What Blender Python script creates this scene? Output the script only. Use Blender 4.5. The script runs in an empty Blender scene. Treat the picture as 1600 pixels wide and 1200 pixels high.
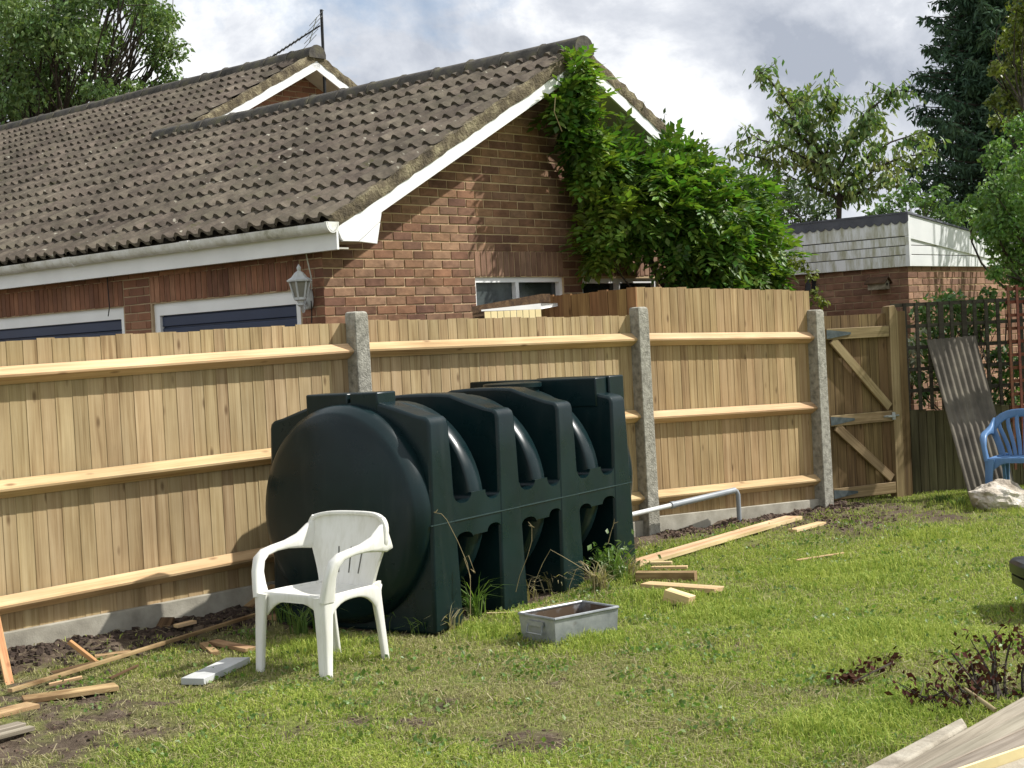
import bpy, bmesh, math, random
import numpy as np
from mathutils import Vector, Matrix

random.seed(7); NR = np.random.default_rng(11)
SC = bpy.context.scene
COL = SC.collection
V = Vector
R_ = math.radians
Z = V((0, 0, 1))

# ------------------------------------------------------------------ camera
EYE, FPX = 1.68, 2404.0
_p, _r = R_(1.5), R_(3.0)
_fw = V((0, math.cos(_p), -math.sin(_p)))
_dn = V((0, -math.sin(_p), -math.cos(_p)))
C_R = V((1, 0, 0)) * math.cos(_r) + _dn * math.sin(_r)
C_D = V((1, 0, 0)) * -math.sin(_r) + _dn * math.cos(_r)
cam_d = bpy.data.cameras.new('camera')
cam_d.sensor_width = 36; cam_d.lens = FPX / 1600 * 36
cam_d.clip_start = 0.1; cam_d.clip_end = 2000
cam = bpy.data.objects.new('camera', cam_d); COL.objects.link(cam)
m3 = Matrix((C_R, -C_D, -_fw)).transposed()
cam.matrix_world = Matrix.Translation((0, 0, EYE)) @ m3.to_4x4()
SC.camera = cam

# ------------------------------------------------------------------ sun, sky
SUN = V((1.40, 0.28, 1.47)).normalized()
sun_d = bpy.data.lights.new('sun', 'SUN'); sun_d.energy = 4.8; sun_d.angle = R_(0.7); sun_d.color = (1.0, 0.965, 0.915)
sun = bpy.data.objects.new('sun', sun_d); COL.objects.link(sun)
sun.rotation_euler = SUN.to_track_quat('Z', 'Y').to_euler(); sun.location = (0, 0, 30)

W = bpy.data.worlds.new('World'); SC.world = W; W.use_nodes = True
nt = W.node_tree; nt.nodes.clear()
def wn(t, **k):
    n = nt.nodes.new(t)
    for a, b in k.items(): setattr(n, a, b)
    return n
wo = wn('ShaderNodeOutputWorld'); wb = wn('ShaderNodeBackground'); wb.inputs[1].default_value = 0.1
sky = wn('ShaderNodeTexSky', sky_type='NISHITA', sun_disc=False)
sky.sun_elevation = math.asin(SUN.z); sky.sun_rotation = math.atan2(SUN.x, SUN.y)
sky.air_density = 1.0; sky.dust_density = 0.6; sky.ozone_density = 2.0
tc = wn('ShaderNodeTexCoord')
mp = wn('ShaderNodeMapping'); mp.inputs['Scale'].default_value = (1, 1, 1.5); mp.inputs['Location'].default_value = (0.33, 0.2, 0.12); mp.inputs['Rotation'].default_value = (0, 0, R_(-20))
n1 = wn('ShaderNodeTexNoise'); n1.inputs['Scale'].default_value = 4.2; n1.inputs['Detail'].default_value = 9; n1.inputs['Roughness'].default_value = 0.6; n1.inputs['Distortion'].default_value = 0.2
n2 = wn('ShaderNodeTexNoise'); n2.inputs['Scale'].default_value = 6.0; n2.inputs['Detail'].default_value = 8; n2.inputs['Roughness'].default_value = 0.60; n2.inputs['Distortion'].default_value = 0.25
mp2 = wn('ShaderNodeMapping'); mp2.inputs['Scale'].default_value = (1, 1, 1.25); mp2.inputs['Location'].default_value = (3.1, 1.7, 0.4)
r1 = wn('ShaderNodeValToRGB'); r1.color_ramp.elements[0].position = 0.30; r1.color_ramp.elements[1].position = 0.43
r2 = wn('ShaderNodeValToRGB'); e = r2.color_ramp.elements
e[0].position = 0.36; e[0].color = (0.42, 0.46, 0.54, 1); e[1].position = 0.60; e[1].color = (1.10, 1.11, 1.12, 1)
e2 = r2.color_ramp.elements.new(0.5); e2.color = (0.70, 0.73, 0.79, 1)
sc10 = wn('ShaderNodeMixRGB', blend_type='MULTIPLY'); sc10.inputs[0].default_value = 1; sc10.inputs[2].default_value = (8.3, 8.3, 8.3, 1)
mx = wn('ShaderNodeMixRGB')
lk = nt.links.new
lk(tc.outputs['Generated'], mp.inputs[0]); lk(tc.outputs['Generated'], mp2.inputs[0])
lk(mp.outputs[0], n1.inputs['Vector']); lk(mp2.outputs[0], n2.inputs['Vector'])
lk(n1.outputs[0], r1.inputs[0]); lk(n2.outputs[0], r2.inputs[0])
lk(r2.outputs[0], sc10.inputs[1]); lk(r1.outputs[0], mx.inputs[0])
lk(sky.outputs[0], mx.inputs[1]); lk(sc10.outputs[0], mx.inputs[2])
lk(mx.outputs[0], wb.inputs[0]); lk(wb.outputs[0], wo.inputs[0])

vs = SC.view_settings
SC.display_settings.display_device = 'sRGB'
vs.view_transform = 'Standard'; vs.look = 'None'; vs.gamma = 1; vs.exposure = 0.40; vs.use_curve_mapping = False
SC.render.engine = 'CYCLES'
SC.cycles.max_bounces = 6; SC.cycles.diffuse_bounces = 3; SC.cycles.glossy_bounces = 2
SC.cycles.transmission_bounces = 3; SC.cycles.transparent_max_bounces = 4
SC.cycles.use_denoising = True

# ------------------------------------------------------------------ survey: sight lines onto real planes
O_ = V((0, 0, EYE))
def ray(x, y): return C_R * ((x - 800) / FPX) + C_D * ((y - 600) / FPX) + _fw
def gnd(x, y, z=0.0):
    v = ray(x, y); return O_ + v * ((z - EYE) / v.z)
def onplane(x, y, pt, n):
    v = ray(x, y); return O_ + v * ((V(pt) - O_).dot(n) / v.dot(n))
def atd(x, y, d):
    v = ray(x, y); return O_ + v * (d / v.y)
def proj(P):
    q = V(P) - O_; z = q.dot(_fw)
    return 800 + FPX * q.dot(C_R) / z, 600 + FPX * q.dot(C_D) / z, z

# ------------------------------------------------------------------ objects
def root_off(o):
    w = V((0, 0, 0))
    while o is not None: w += o.location; o = o.parent
    return w
def tag(o, label=None, cat=None, group=None, kind=None):
    if label: o['label'] = label
    if cat: o['category'] = cat
    if group: o['group'] = group
    if kind: o['kind'] = kind
    return o
def thing(name, label, cat, loc=(0, 0, 0), group=None):
    o = bpy.data.objects.new(name, None); COL.objects.link(o); o.location = loc
    o.empty_display_size = 0.2
    return tag(o, label, cat, group)
def frame(loc, x, y, z=None):
    x = V(x).normalized(); y = V(y); y = (y - x * x.dot(y)).normalized()
    return (V(loc), Matrix((x, y, x.cross(y))).transposed())

class MB:
    def __init__(s): s.v = []; s.f = []
    def add(s, vs, fs):
        k = len(s.v); s.v += [tuple(a) for a in vs]; s.f += [tuple(i + k for i in f) for f in fs]; return s
    def box(s, c, sz, M=None, taper=None):
        c = V(c); hx, hy, hz = sz[0] / 2, sz[1] / 2, sz[2] / 2; vs = []
        for dz in (-1, 1):
            for dx, dy in ((-1, -1), (1, -1), (1, 1), (-1, 1)):
                t = taper if (taper and dz > 0) else 1
                p = V((dx * hx * t, dy * hy * t, dz * hz))
                vs.append(c + (M @ p if M else p))
        return s.add(vs, [(3, 2, 1, 0), (4, 5, 6, 7), (0, 1, 5, 4), (1, 2, 6, 5), (2, 3, 7, 6), (3, 0, 4, 7)])
    def obox(s, o, X, Y, Zv):      # corner + three edge vectors
        o, X, Y, Zv = V(o), V(X), V(Y), V(Zv)
        vs = [o, o + X, o + X + Y, o + Y, o + Zv, o + X + Zv, o + X + Y + Zv, o + Y + Zv]
        fs = [(3, 2, 1, 0), (4, 5, 6, 7), (0, 1, 5, 4), (1, 2, 6, 5), (2, 3, 7, 6), (3, 0, 4, 7)]
        if X.cross(Y).dot(Zv) < 0: fs = [f[::-1] for f in fs]
        return s.add(vs, fs)
    def prism(s, poly, o, U, Vv, Wv):
        o, U, Vv, Wv = V(o), V(U), V(Vv), V(Wv); n = len(poly)
        a = [o + U * p[0] + Vv * p[1] for p in poly]; b = [q + Wv for q in a]
        area = sum(poly[i][0] * poly[(i + 1) % n][1] - poly[(i + 1) % n][0] * poly[i][1] for i in range(n))
        flip = (area > 0) == (U.cross(Vv).dot(Wv) > 0)
        fs = [tuple(range(n)), tuple(range(2 * n - 1, n - 1, -1))] + [(i, i + n, (i + 1) % n + n, (i + 1) % n) for i in range(n)]
        if flip: fs = [f[::-1] for f in fs]
        return s.add(a + b, fs)
    def tube(s, pts, rad, n=7):
        pts = [V(p) for p in pts]; m = len(pts)
        rad = rad if hasattr(rad, '__len__') else [rad] * m
        vs = []; fs = []; ref = None
        for i, p in enumerate(pts):
            t = (pts[min(i + 1, m - 1)] - pts[max(i - 1, 0)]).normalized()
            if ref is None: ref = t.orthogonal().normalized()
            ref = (ref - t * t.dot(ref));
            ref = ref.normalized() if ref.length > 1e-6 else t.orthogonal().normalized()
            b = t.cross(ref)
            for k in range(n):
                a = 2 * math.pi * k / n
                vs.append(p + (ref * math.cos(a) + b * math.sin(a)) * rad[i])
        for i in range(m - 1):
            for k in range(n):
                k2 = (k + 1) % n
                fs.append((i * n + k, i * n + k2, (i + 1) * n + k2, (i + 1) * n + k))
        fs.append(tuple(range(n - 1, -1, -1))); fs.append(tuple((m - 1) * n + k for k in range(n)))
        return s.add(vs, fs)
    def sweep(s, pts, wid, thk, side, rnd=0.35):
        """rounded bar along pts; side = direction of its thickness"""
        pts = [V(p) for p in pts]; m = len(pts); side = V(side).normalized()
        sec = []
        for k in range(12):
            a = 2 * math.pi * (k + .5) / 12; c_, s_ = math.cos(a), math.sin(a); q = 0.5
            sec.append((math.copysign(abs(c_) ** q, c_) / 2, math.copysign(abs(s_) ** q, s_) / 2))
        vs = []; fs = []; n = 12
        for i, p in enumerate(pts):
            t = (pts[min(i + 1, m - 1)] - pts[max(i - 1, 0)]).normalized()
            w = t.cross(side).normalized(); sd = w.cross(t)
            wi = wid[i] if hasattr(wid, '__len__') else wid; th = thk[i] if hasattr(thk, '__len__') else thk
            for (a, b) in sec: vs.append(p + w * a * wi + sd * b * th)
        for i in range(m - 1):
            for k in range(n):
                k2 = (k + 1) % n
                fs.append((i * n + k, i * n + k2, (i + 1) * n + k2, (i + 1) * n + k))
        fs.append(tuple(range(n - 1, -1, -1))); fs.append(tuple((m - 1) * n + k for k in range(n)))
        return s.add(vs, fs)
    def rings(s, rings, closed=True, caps=True):
        n = len(rings[0]); vs = [p for r in rings for p in r]; fs = []
        for i in range(len(rings) - 1):
            for k in range(n if closed else n - 1):
                k2 = (k + 1) % n
                fs.append((i * n + k, i * n + k2, (i + 1) * n + k2, (i + 1) * n + k))
        if caps and closed:
            fs.append(tuple(range(n - 1, -1, -1))); fs.append(tuple((len(rings) - 1) * n + k for k in range(n)))
        return s.add(vs, fs)
    def mesh(s, name):
        me = bpy.data.meshes.new(name); me.from_pydata(s.v, [], s.f); me.update(); return me
    def build(s, name, m, parent=None, at=None, fr=None, smooth=None, bevel=None, fix=False, label=None):
        """verts are world coordinates, or local to fr=(loc, Matrix3) when given"""
        off = root_off(parent)
        if fr is None:
            at = V(at) if at is not None else off
            s.v = [(x - at.x, y - at.y, z - at.z) for x, y, z in s.v]
        me = s.mesh(name)
        if fix:
            bm = bmesh.new(); bm.from_mesh(me); bmesh.ops.recalc_face_normals(bm, faces=bm.faces); bm.to_mesh(me); bm.free()
        o = bpy.data.objects.new(name, me); COL.objects.link(o)
        if m: me.materials.append(m)
        if parent: o.parent = parent
        if fr is not None:
            o.location = fr[0] - off; o.rotation_euler = fr[1].to_euler()
        else: o.location = at - off
        if smooth is not None:
            me.polygons.foreach_set('use_smooth', [True] * len(me.polygons)); me.set_sharp_from_angle(angle=R_(smooth))
        if bevel:
            b = o.modifiers.new('bevel', 'BEVEL'); b.width = bevel; b.segments = 2; b.limit_method = 'ANGLE'; b.angle_limit = R_(40)
            me.polygons.foreach_set('use_smooth', [True] * len(me.polygons)); b.harden_normals = False
            me.set_sharp_from_angle(angle=R_(50))
        if label: o['label'] = label
        return o

def inst(name, me, parent, loc, M=None, scale=None):
    o = bpy.data.objects.new(name, me); COL.objects.link(o); o.parent = parent
    o.location = V(loc) - root_off(parent)
    if M is not None: o.rotation_euler = M.to_euler()
    if scale: o.scale = scale
    return o

def npmesh(name, verts, faces, m, parent=None, attr=None, smooth=False):
    """verts (N,3) array, faces (M,k) array of one size"""
    me = bpy.data.meshes.new(name); nv, (nf, k) = len(verts), faces.shape
    off = np.array(root_off(parent))
    me.vertices.add(nv); me.vertices.foreach_set('co', (verts - off).astype(np.float32).ravel())
    me.loops.add(nf * k); me.loops.foreach_set('vertex_index', faces.astype(np.int32).ravel())
    me.polygons.add(nf); me.polygons.foreach_set('loop_start', np.arange(0, nf * k, k, dtype=np.int32))
    me.polygons.foreach_set('use_smooth', np.full(nf, smooth))
    me.update(calc_edges=True); me.validate()
    if attr is not None:
        for an, arr in attr.items():
            a = me.attributes.new(an, 'FLOAT', 'POINT'); a.data.foreach_set('value', arr.astype(np.float32))
    me.materials.append(m)
    o = bpy.data.objects.new(name, me); COL.objects.link(o)
    if parent: o.parent = parent
    return o

# ------------------------------------------------------------------ materials
def srgb(r, g, b):
    f = lambda c: (c / 255 / 12.92) if c / 255 <= 0.04045 else ((c / 255 + 0.055) / 1.055) ** 2.4
    return (f(r), f(g), f(b), 1)
class NT:
    def __init__(s, name):
        s.m = bpy.data.materials.new(name); s.m.use_nodes = True; s.t = s.m.node_tree
        s.b = s.t.nodes['Principled BSDF']
    def n(s, t, **k):
        q = s.t.nodes.new(t)
        for a, b in k.items(): setattr(q, a, b)
        return q
    def l(s, a, b): s.t.links.new(a, b)
    def ramp(s, src, els):
        r = s.n('ShaderNodeValToRGB'); e = r.color_ramp.elements
        e[0].position, e[0].color = els[0]; e[1].position, e[1].color = els[-1]
        for p, c in els[1:-1]: q = e.new(p); q.color = c
        s.l(src, r.inputs[0]); return r.outputs[0]
    def math(s, op, a, b=None):
        q = s.n('ShaderNodeMath', operation=op)
        for i, x in enumerate((a, b)):
            if x is None: continue
            if hasattr(x, 'links'): s.l(x, q.inputs[i])
            else: q.inputs[i].default_value = x
        return q.outputs[0]
    def noise(s, vec, scale, detail=4, rough=.55, dist=0):
        q = s.n('ShaderNodeTexNoise'); q.inputs['Scale'].default_value = scale; q.inputs['Detail'].default_value = detail
        q.inputs['Roughness'].default_value = rough; q.inputs['Distortion'].default_value = dist
        if vec: s.l(vec, q.inputs['Vector'])
        return q.outputs[0]
    def mix(s, f, a, b, bt='MIX'):
        q = s.n('ShaderNodeMixRGB', blend_type=bt)
        for i, x in enumerate((f, a, b)):
            if hasattr(x, 'links'): s.l(x, q.inputs[i])
            else: q.inputs[i].default_value = x
        return q.outputs[0]
    def coord(s, stretch=(1, 1, 1), rnd=True):
        t = s.n('ShaderNodeTexCoord').outputs['Object']
        q = s.n('ShaderNodeMapping'); q.inputs['Scale'].default_value = stretch; s.l(t, q.inputs[0]); o = q.outputs[0]
        if rnd:
            oi = s.n('ShaderNodeObjectInfo').outputs['Random']
            a = s.n('ShaderNodeVectorMath', operation='ADD'); s.l(o, a.inputs[0])
            s.l(s.math('MULTIPLY', oi, 57.0), a.inputs[1]); o = a.outputs[0]
        return o
    def rnd(s):
        oi = s.n('ShaderNodeObjectInfo').outputs['Random']; g = s.n('ShaderNodeNewGeometry').outputs['Random Per Island']
        return s.math('FRACT', s.math('ADD', oi, g))
    def vary(s, col, r, val=.2, hue=0.0, sat=1.0):
        h = s.n('ShaderNodeHueSaturation'); s.l(col, h.inputs['Color']); h.inputs['Saturation'].default_value = sat
        s.l(s.math('ADD', s.math('MULTIPLY', r, 2 * val), 1 - val), h.inputs['Value'])
        if hue:
            r2 = s.math('FRACT', s.math('MULTIPLY', r, 7.31))
            s.l(s.math('ADD', s.math('MULTIPLY', r2, 2 * hue), .5 - hue), h.inputs['Hue'])
        return h.outputs[0]
    def weather(s, col, scale, lo, hi, f=1.0):
        p = s.n('ShaderNodeNewGeometry').outputs['Position']
        w = s.ramp(s.noise(p, scale, 5, .6), [(.36, (lo,) * 3 + (1,)), (.64, (hi,) * 3 + (1,))])
        return s.mix(f, col, w, 'MULTIPLY')
    def bump(s, h, st, dist=.01):
        b = s.n('ShaderNodeBump'); b.inputs['Strength'].default_value = st; b.inputs['Distance'].default_value = dist
        s.l(h, b.inputs['Height']); s.l(b.outputs[0], s.b.inputs['Normal'])
    def end(s, col, rough=.7, spec=.3, metal=0):
        if hasattr(col, 'links'): s.l(col, s.b.inputs['Base Color'])
        else: s.b.inputs['Base Color'].default_value = col
        if hasattr(rough, 'links'): s.l(rough, s.b.inputs['Roughness'])
        else: s.b.inputs['Roughness'].default_value = rough
        s.b.inputs['Specular IOR Level'].default_value = spec; s.b.inputs['Metallic'].default_value = metal
        return s.m

def simple(name, c1, c2, scale=8, stretch=(1, 1, 1), rough=.7, bump=.15, val=.08, spec=.3, metal=0, hue=0, c3=None, bscale=None, bdist=.01):
    q = NT(name); v = q.coord(stretch); n = q.noise(v, scale, 6)
    els = [(.3, c1), (.7, c2)] if c3 is None else [(.28, c1), (.5, c2), (.72, c3)]
    col = q.vary(q.ramp(n, els), q.rnd(), val, hue)
    if bump: q.bump(q.noise(v, bscale or scale * 5, 5), bump, bdist)
    return q.end(col, rough, spec, metal)

def wood(name, light, mid, dark, knots=True, val=.12, hue=.012, rough=.75, weather=None):
    """grain along local X"""
    q = NT(name); v = q.coord((1, 1, 1))
    def st(s):
        m = q.n('ShaderNodeMapping'); m.inputs['Scale'].default_value = s; q.l(v, m.inputs[0]); return m.outputs[0]
    g = q.math('ADD', q.math('MULTIPLY', q.noise(st((1.0, 20, 20)), 1.0, 5, .6, .6), .65), q.math('MULTIPLY', q.noise(st((1.6, 75, 75)), 1.0, 3, .6, .2), .35))
    col = q.ramp(g, [(.34, dark), (.48, mid), (.64, light)])
    if weather:
        w = q.noise(st((3, 5, 5)), 1.2, 4); col = q.mix(q.ramp(w, [(.45, (0, 0, 0, 1)), (.65, (1, 1, 1, 1))]), col, weather)
    big = q.noise(st((.9, 3, 3)), 1.5, 3)
    col = q.mix(.55, col, q.mix(1, col, q.ramp(big, [(.3, (.72, .66, .58, 1)), (.7, (1.15, 1.12, 1.05, 1))]), 'MULTIPLY'))
    if knots:
        vo = q.n('ShaderNodeTexVoronoi'); vo.inputs['Scale'].default_value = 1; q.l(st((3.4, 9, 9)), vo.inputs['Vector'])
        k = q.ramp(vo.outputs['Distance'], [(.05, (1, 1, 1, 1)), (.16, (0, 0, 0, 1))])
        pick = q.math('GREATER_THAN', q.n('ShaderNodeSeparateColor').outputs[0], .45)
        sep = pick.node.inputs[0].links[0].from_node; q.l(vo.outputs['Color'], sep.inputs[0])
        kk = q.math('MULTIPLY', q.math('MULTIPLY', k, pick), .75)
        col = q.mix(kk, col, (dark[0] * .45, dark[1] * .36, dark[2] * .3, 1))
    col = q.vary(col, q.rnd(), val, hue); col = q.weather(col, 1.4, .88, 1.06)
    q.bump(g, .25, .004)
    return q.end(col, rough, .25)

M = {}
M['board'] = wood('fence_board_wood', srgb(185, 166, 131), srgb(167, 146, 110), srgb(132, 110, 78), val=.08, hue=.006)
M['board_tall'] = wood('tall_fence_board_wood', srgb(179, 157, 120), srgb(160, 136, 99), srgb(126, 102, 70), val=.10, hue=.006)
M['rail'] = wood('fence_rail_wood', srgb(209, 184, 146), srgb(197, 167, 127), srgb(168, 136, 98), val=.05)
M['rail_worn'] = wood('gate_wood', srgb(164, 146, 112), srgb(136, 118, 86), srgb(104, 88, 60), val=.1)
M['gate_board'] = wood('gate_board_wood', srgb(130, 108, 76), srgb(106, 86, 58), srgb(78, 62, 42), val=.2)
M['fresh'] = wood('fresh_pine', srgb(222, 198, 160), srgb(208, 180, 138), srgb(182, 150, 110), val=.08)
M['offcut'] = wood('muddy_pine', srgb(194, 168, 130), srgb(170, 142, 106), srgb(128, 103, 76), val=.18, weather=srgb(120, 92, 66))
M['stake'] = wood('orange_pine', srgb(206, 168, 124), srgb(190, 146, 102), srgb(156, 110, 74), val=.05)
M['grey_wood'] = wood('weathered_grey_wood', srgb(168, 160, 146), srgb(140, 132, 118), srgb(104, 96, 84), knots=False, val=.12)
M['dark_timber'] = wood('old_dark_timber', srgb(106, 84, 60), srgb(80, 60, 42), srgb(54, 40, 28), val=.1)
M['old_fence'] = wood('old_green_fence_wood', srgb(124, 118, 92), srgb(98, 94, 70), srgb(68, 64, 48), knots=False, val=.3)
M['trellis'] = wood('dark_trellis_wood', srgb(84, 80, 70), srgb(66, 63, 54), srgb(48, 46, 38), knots=False, val=.15)
M['red_trellis'] = wood('red_brown_trellis_wood', srgb(120, 74, 54), srgb(98, 58, 43), srgb(74, 44, 34), knots=False, val=.12)
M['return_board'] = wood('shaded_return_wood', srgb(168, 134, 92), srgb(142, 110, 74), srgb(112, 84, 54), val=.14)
M['concrete'] = simple('cast_concrete', srgb(112, 110, 100), srgb(150, 147, 135), 22, rough=.95, bump=.9, val=.04, c3=srgb(172, 169, 156), bscale=70, bdist=.01)
M['gravel'] = simple('gravel_board_concrete', srgb(134, 129, 116), srgb(160, 155, 140), 6, rough=.92, bump=.5, val=.04, c3=srgb(182, 177, 162), bscale=90, bdist=.004)

# bricks
def brick_mat(name, cols, val):
    q = NT(name); v = q.coord((1, .5, .5)); r = q.rnd()
    base = q.ramp(r, [(i / (len(cols) - 1), c) for i, c in enumerate(cols)])
    nn = q.noise(v, 2.5, 6, .65); big = q.noise(v, .8, 3)
    col = q.mix(.75, base, q.mix(1, base, q.ramp(nn, [(.3, (.55, .52, .5, 1)), (.55, (1, 1, 1, 1)), (.75, (1.3, 1.25, 1.2, 1))]), 'MULTIPLY'))
    col = q.mix(.3, col, q.mix(1, col, q.ramp(big, [(.35, (.6, .58, .6, 1)), (.65, (1.15, 1.1, 1.05, 1))]), 'MULTIPLY'))
    col = q.vary(col, q.rnd(), .05, 0, .97); col = q.weather(col, 1.3, .80, 1.16); col = q.weather(col, 5, .88, 1.10)
    q.bump(q.noise(v, 9, 5, .7), .6, .004)
    return q.end(col, .9, .2)
M['brick'] = brick_mat('gable_brick', [srgb(136, 101, 76), srgb(152, 118, 90), srgb(128, 96, 74), srgb(116, 85, 69), srgb(158, 126, 98), srgb(134, 104, 83), srgb(112, 82, 67), srgb(146, 108, 81)], .10)
M['soldier'] = brick_mat('soldier_brick', [srgb(148, 116, 94), srgb(136, 105, 86), srgb(154, 124, 102), srgb(112, 86, 74)], .12)
M['red_brick'] = brick_mat('garage_front_brick', [srgb(136, 94, 72), srgb(150, 106, 80), srgb(118, 82, 66), srgb(156, 114, 88)], .13)
M['shed_brick'] = brick_mat('shed_brick', [srgb(148, 113, 92), srgb(134, 100, 80), srgb(160, 126, 103), srgb(120, 91, 76)], .12)
M['mortar'] = simple('sandy_mortar', srgb(184, 160, 124), srgb(206, 182, 146), 9, rough=.95, bump=.2, val=0)
M['mortar_dark'] = simple('grey_mortar', srgb(164, 142, 114), srgb(182, 160, 130), 9, rough=.95, bump=.2, val=0)

# roof tiles with lichen
def tile_mat():
    q = NT('concrete_roof_tile'); v = q.coord((1, 1, 1))
    n = q.noise(v, 6, 7, .7); col = q.ramp(n, [(.3, srgb(64, 58, 51)), (.5, srgb(91, 83, 73)), (.7, srgb(115, 106, 93))])
    g = q.ramp(q.noise(v, 2.6, 6, .7), [(.5, (0, 0, 0, 1)), (.66, (1, 1, 1, 1))])
    col = q.mix(q.math('MULTIPLY', g, .45), col, srgb(88, 84, 70))
    mo = q.ramp(q.noise(q.n('ShaderNodeNewGeometry').outputs['Position'], 3.1, 7, .75), [(.60, (0, 0, 0, 1)), (.68, (1, 1, 1, 1))]); col = q.mix(q.math('MULTIPLY', mo, .8), col, srgb(74, 74, 48))
    l = q.ramp(q.noise(v, 11, 3, .5), [(.685, (0, 0, 0, 1)), (.74, (1, 1, 1, 1))]); col = q.mix(l, col, srgb(160, 156, 140))
    col = q.vary(col, q.rnd(), .18, .01); col = q.weather(col, .7, .8, 1.15)
    q.bump(q.noise(v, 45, 5, .7), .6, .006)
    return q.end(col, .95, .15)
M['tile'] = tile_mat()
M['ridge'] = simple('mossy_ridge', srgb(58, 56, 52), srgb(86, 82, 76), 7, rough=.95, bump=.6, val=.12, c3=srgb(104, 100, 78))
M['verge'] = simple('lichen_verge_mortar', srgb(70, 62, 50), srgb(104, 94, 74), 9, rough=.95, bump=.9, val=.1, c3=srgb(158, 148, 118), bdist=.02)
M['upvc'] = simple('white_plastic_trim', srgb(232, 232, 230), srgb(243, 243, 241), 3, rough=.35, bump=0, val=.02, spec=.5)
def gutter_mat():
    q = NT('stained_white_gutter'); v = q.coord((1, 1, 1)); n = q.noise(v, 5, 7, .7)
    col = q.ramp(n, [(.42, srgb(236, 236, 232)), (.60, srgb(206, 204, 192)), (.76, srgb(128, 126, 98))])
    return q.end(col, .4, .4)
M['gutter'] = gutter_mat()
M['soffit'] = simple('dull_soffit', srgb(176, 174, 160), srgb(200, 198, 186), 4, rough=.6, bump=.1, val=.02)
M['door_blue'] = simple('navy_garage_door', srgb(24, 38, 66), srgb(30, 46, 76), 3, rough=.4, bump=.05, val=.06, spec=.5)
M['glass'] = simple('dark_window_glass', (.012, .016, .016, 1), (.03, .036, .034, 1), 4, rough=.12, bump=.05, val=.05, spec=.6)
M['frost'] = simple('dusty_window_glass', (.02, .026, .026, 1), (.10, .12, .115, 1), 5, rough=.35, bump=.2, val=.05, spec=.5)
M['cream'] = simple('cream_painted_slat', srgb(222, 204, 150), srgb(232, 216, 166), 5, rough=.6, bump=.1, val=.04)
M['white'] = simple('white_sheet', srgb(222, 222, 218), srgb(234, 234, 230), 4, rough=.5, bump=.05, val=.02)
M['lamp_grey'] = simple('grey_white_cast_metal', srgb(176, 178, 178), srgb(204, 206, 204), 14, rough=.5, bump=.2, val=.03)
M['lamp_glass'] = simple('dusty_lantern_glass', srgb(120, 118, 108), srgb(150, 148, 136), 8, rough=.2, bump=0, val=.03, spec=.6)
M['black'] = simple('black_metal', (.012, .012, .013, 1), (.025, .025, .026, 1), 8, rough=.5, bump=.1, val=.05)
M['bin'] = simple('black_bin_plastic', (.012, .013, .015, 1), (.02, .021, .024, 1), 8, rough=.35, bump=.05, val=.02, spec=.5)
M['steel'] = simple('dull_galvanised_steel', srgb(130, 134, 134), srgb(168, 172, 170), 7, rough=.45, bump=.1, val=.03, metal=.5, c3=srgb(150, 150, 146))
M['hinge'] = simple('dark_zinc_hinge', srgb(70, 78, 80), srgb(104, 112, 112), 20, rough=.5, bump=.1, val=.05, metal=.4)
def trough_mat(name, rust):
    q = NT(name); v = q.coord()
    col = q.ramp(q.noise(v, 7, 6, .65), [(.3, srgb(118, 122, 124)), (.5, srgb(150, 154, 156)), (.7, srgb(176, 178, 178))])
    r = q.ramp(q.noise(v, 4.5, 6, .7), [(.62 - rust, (0, 0, 0, 1)), (.8 - rust, (1, 1, 1, 1))])
    col = q.mix(r, col, srgb(98, 82, 66))
    q.bump(q.noise(v, 12, 3), .15, .01)
    return q.end(col, .5, .4, .35)
M['trough'] = trough_mat('galvanised_trough', .02); M['trough_in'] = trough_mat('rusty_trough_inside', .3)
def tank_mat():
    q = NT('dark_green_tank_plastic'); v = q.coord((1, 1, 1), False)
    n = q.noise(v, 2.2, 6, .6)
    col = q.ramp(n, [(.3, (.0020, .0095, .0110, 1)), (.7, (.0040, .0170, .0190, 1))])
    mp_ = q.n('ShaderNodeMapping'); mp_.inputs['Scale'].default_value = (6, 6, .8); q.l(v, mp_.inputs[0])
    d = q.ramp(q.noise(mp_.outputs[0], 1.6, 6, .65), [(.55, (0, 0, 0, 1)), (.8, (1, 1, 1, 1))])
    col = q.mix(q.math('MULTIPLY', d, .45), col, (.026, .036, .035, 1))
    sp = q.ramp(q.noise(v, 60, 2), [(.72, (0, 0, 0, 1)), (.78, (1, 1, 1, 1))]); col = q.mix(q.math('MULTIPLY', sp, .25), col, (.12, .14, .13, 1))
    q.bump(q.noise(v, 3, 3), .12, .03)
    return q.end(col, q.ramp(q.noise(v, 5, 5), [(.3, (.24, .24, .24, 1)), (.7, (.40, .40, .40, 1))]), .30)
M['tank'] = tank_mat()
M['seam'] = simple('tank_seam', (.012, .03, .03, 1), (.03, .055, .05, 1), 30, rough=.6, bump=0, val=0)
def chair_mat(name, a, b, dirt):
    q = NT(name); v = q.coord((1, 1, 1), False)
    mp_ = q.n('ShaderNodeMapping'); mp_.inputs['Scale'].default_value = (9, 9, 2); q.l(v, mp_.inputs[0])
    col = q.mix(q.math('MULTIPLY', q.ramp(q.noise(mp_.outputs[0], 2.5, 6, .65), [(.45, (0, 0, 0, 1)), (.75, (1, 1, 1, 1))]), .42), q.ramp(q.noise(v, 3, 3), [(.3, a), (.7, b)]), dirt)
    return q.end(col, .42, .45)
M['chair'] = chair_mat('white_chair_plastic', srgb(222, 221, 213), srgb(232, 231, 224), srgb(186, 184, 164))
M['chair_blue'] = chair_mat('blue_chair_plastic', srgb(78, 114, 156), srgb(92, 128, 170), srgb(66, 96, 130))
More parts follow.
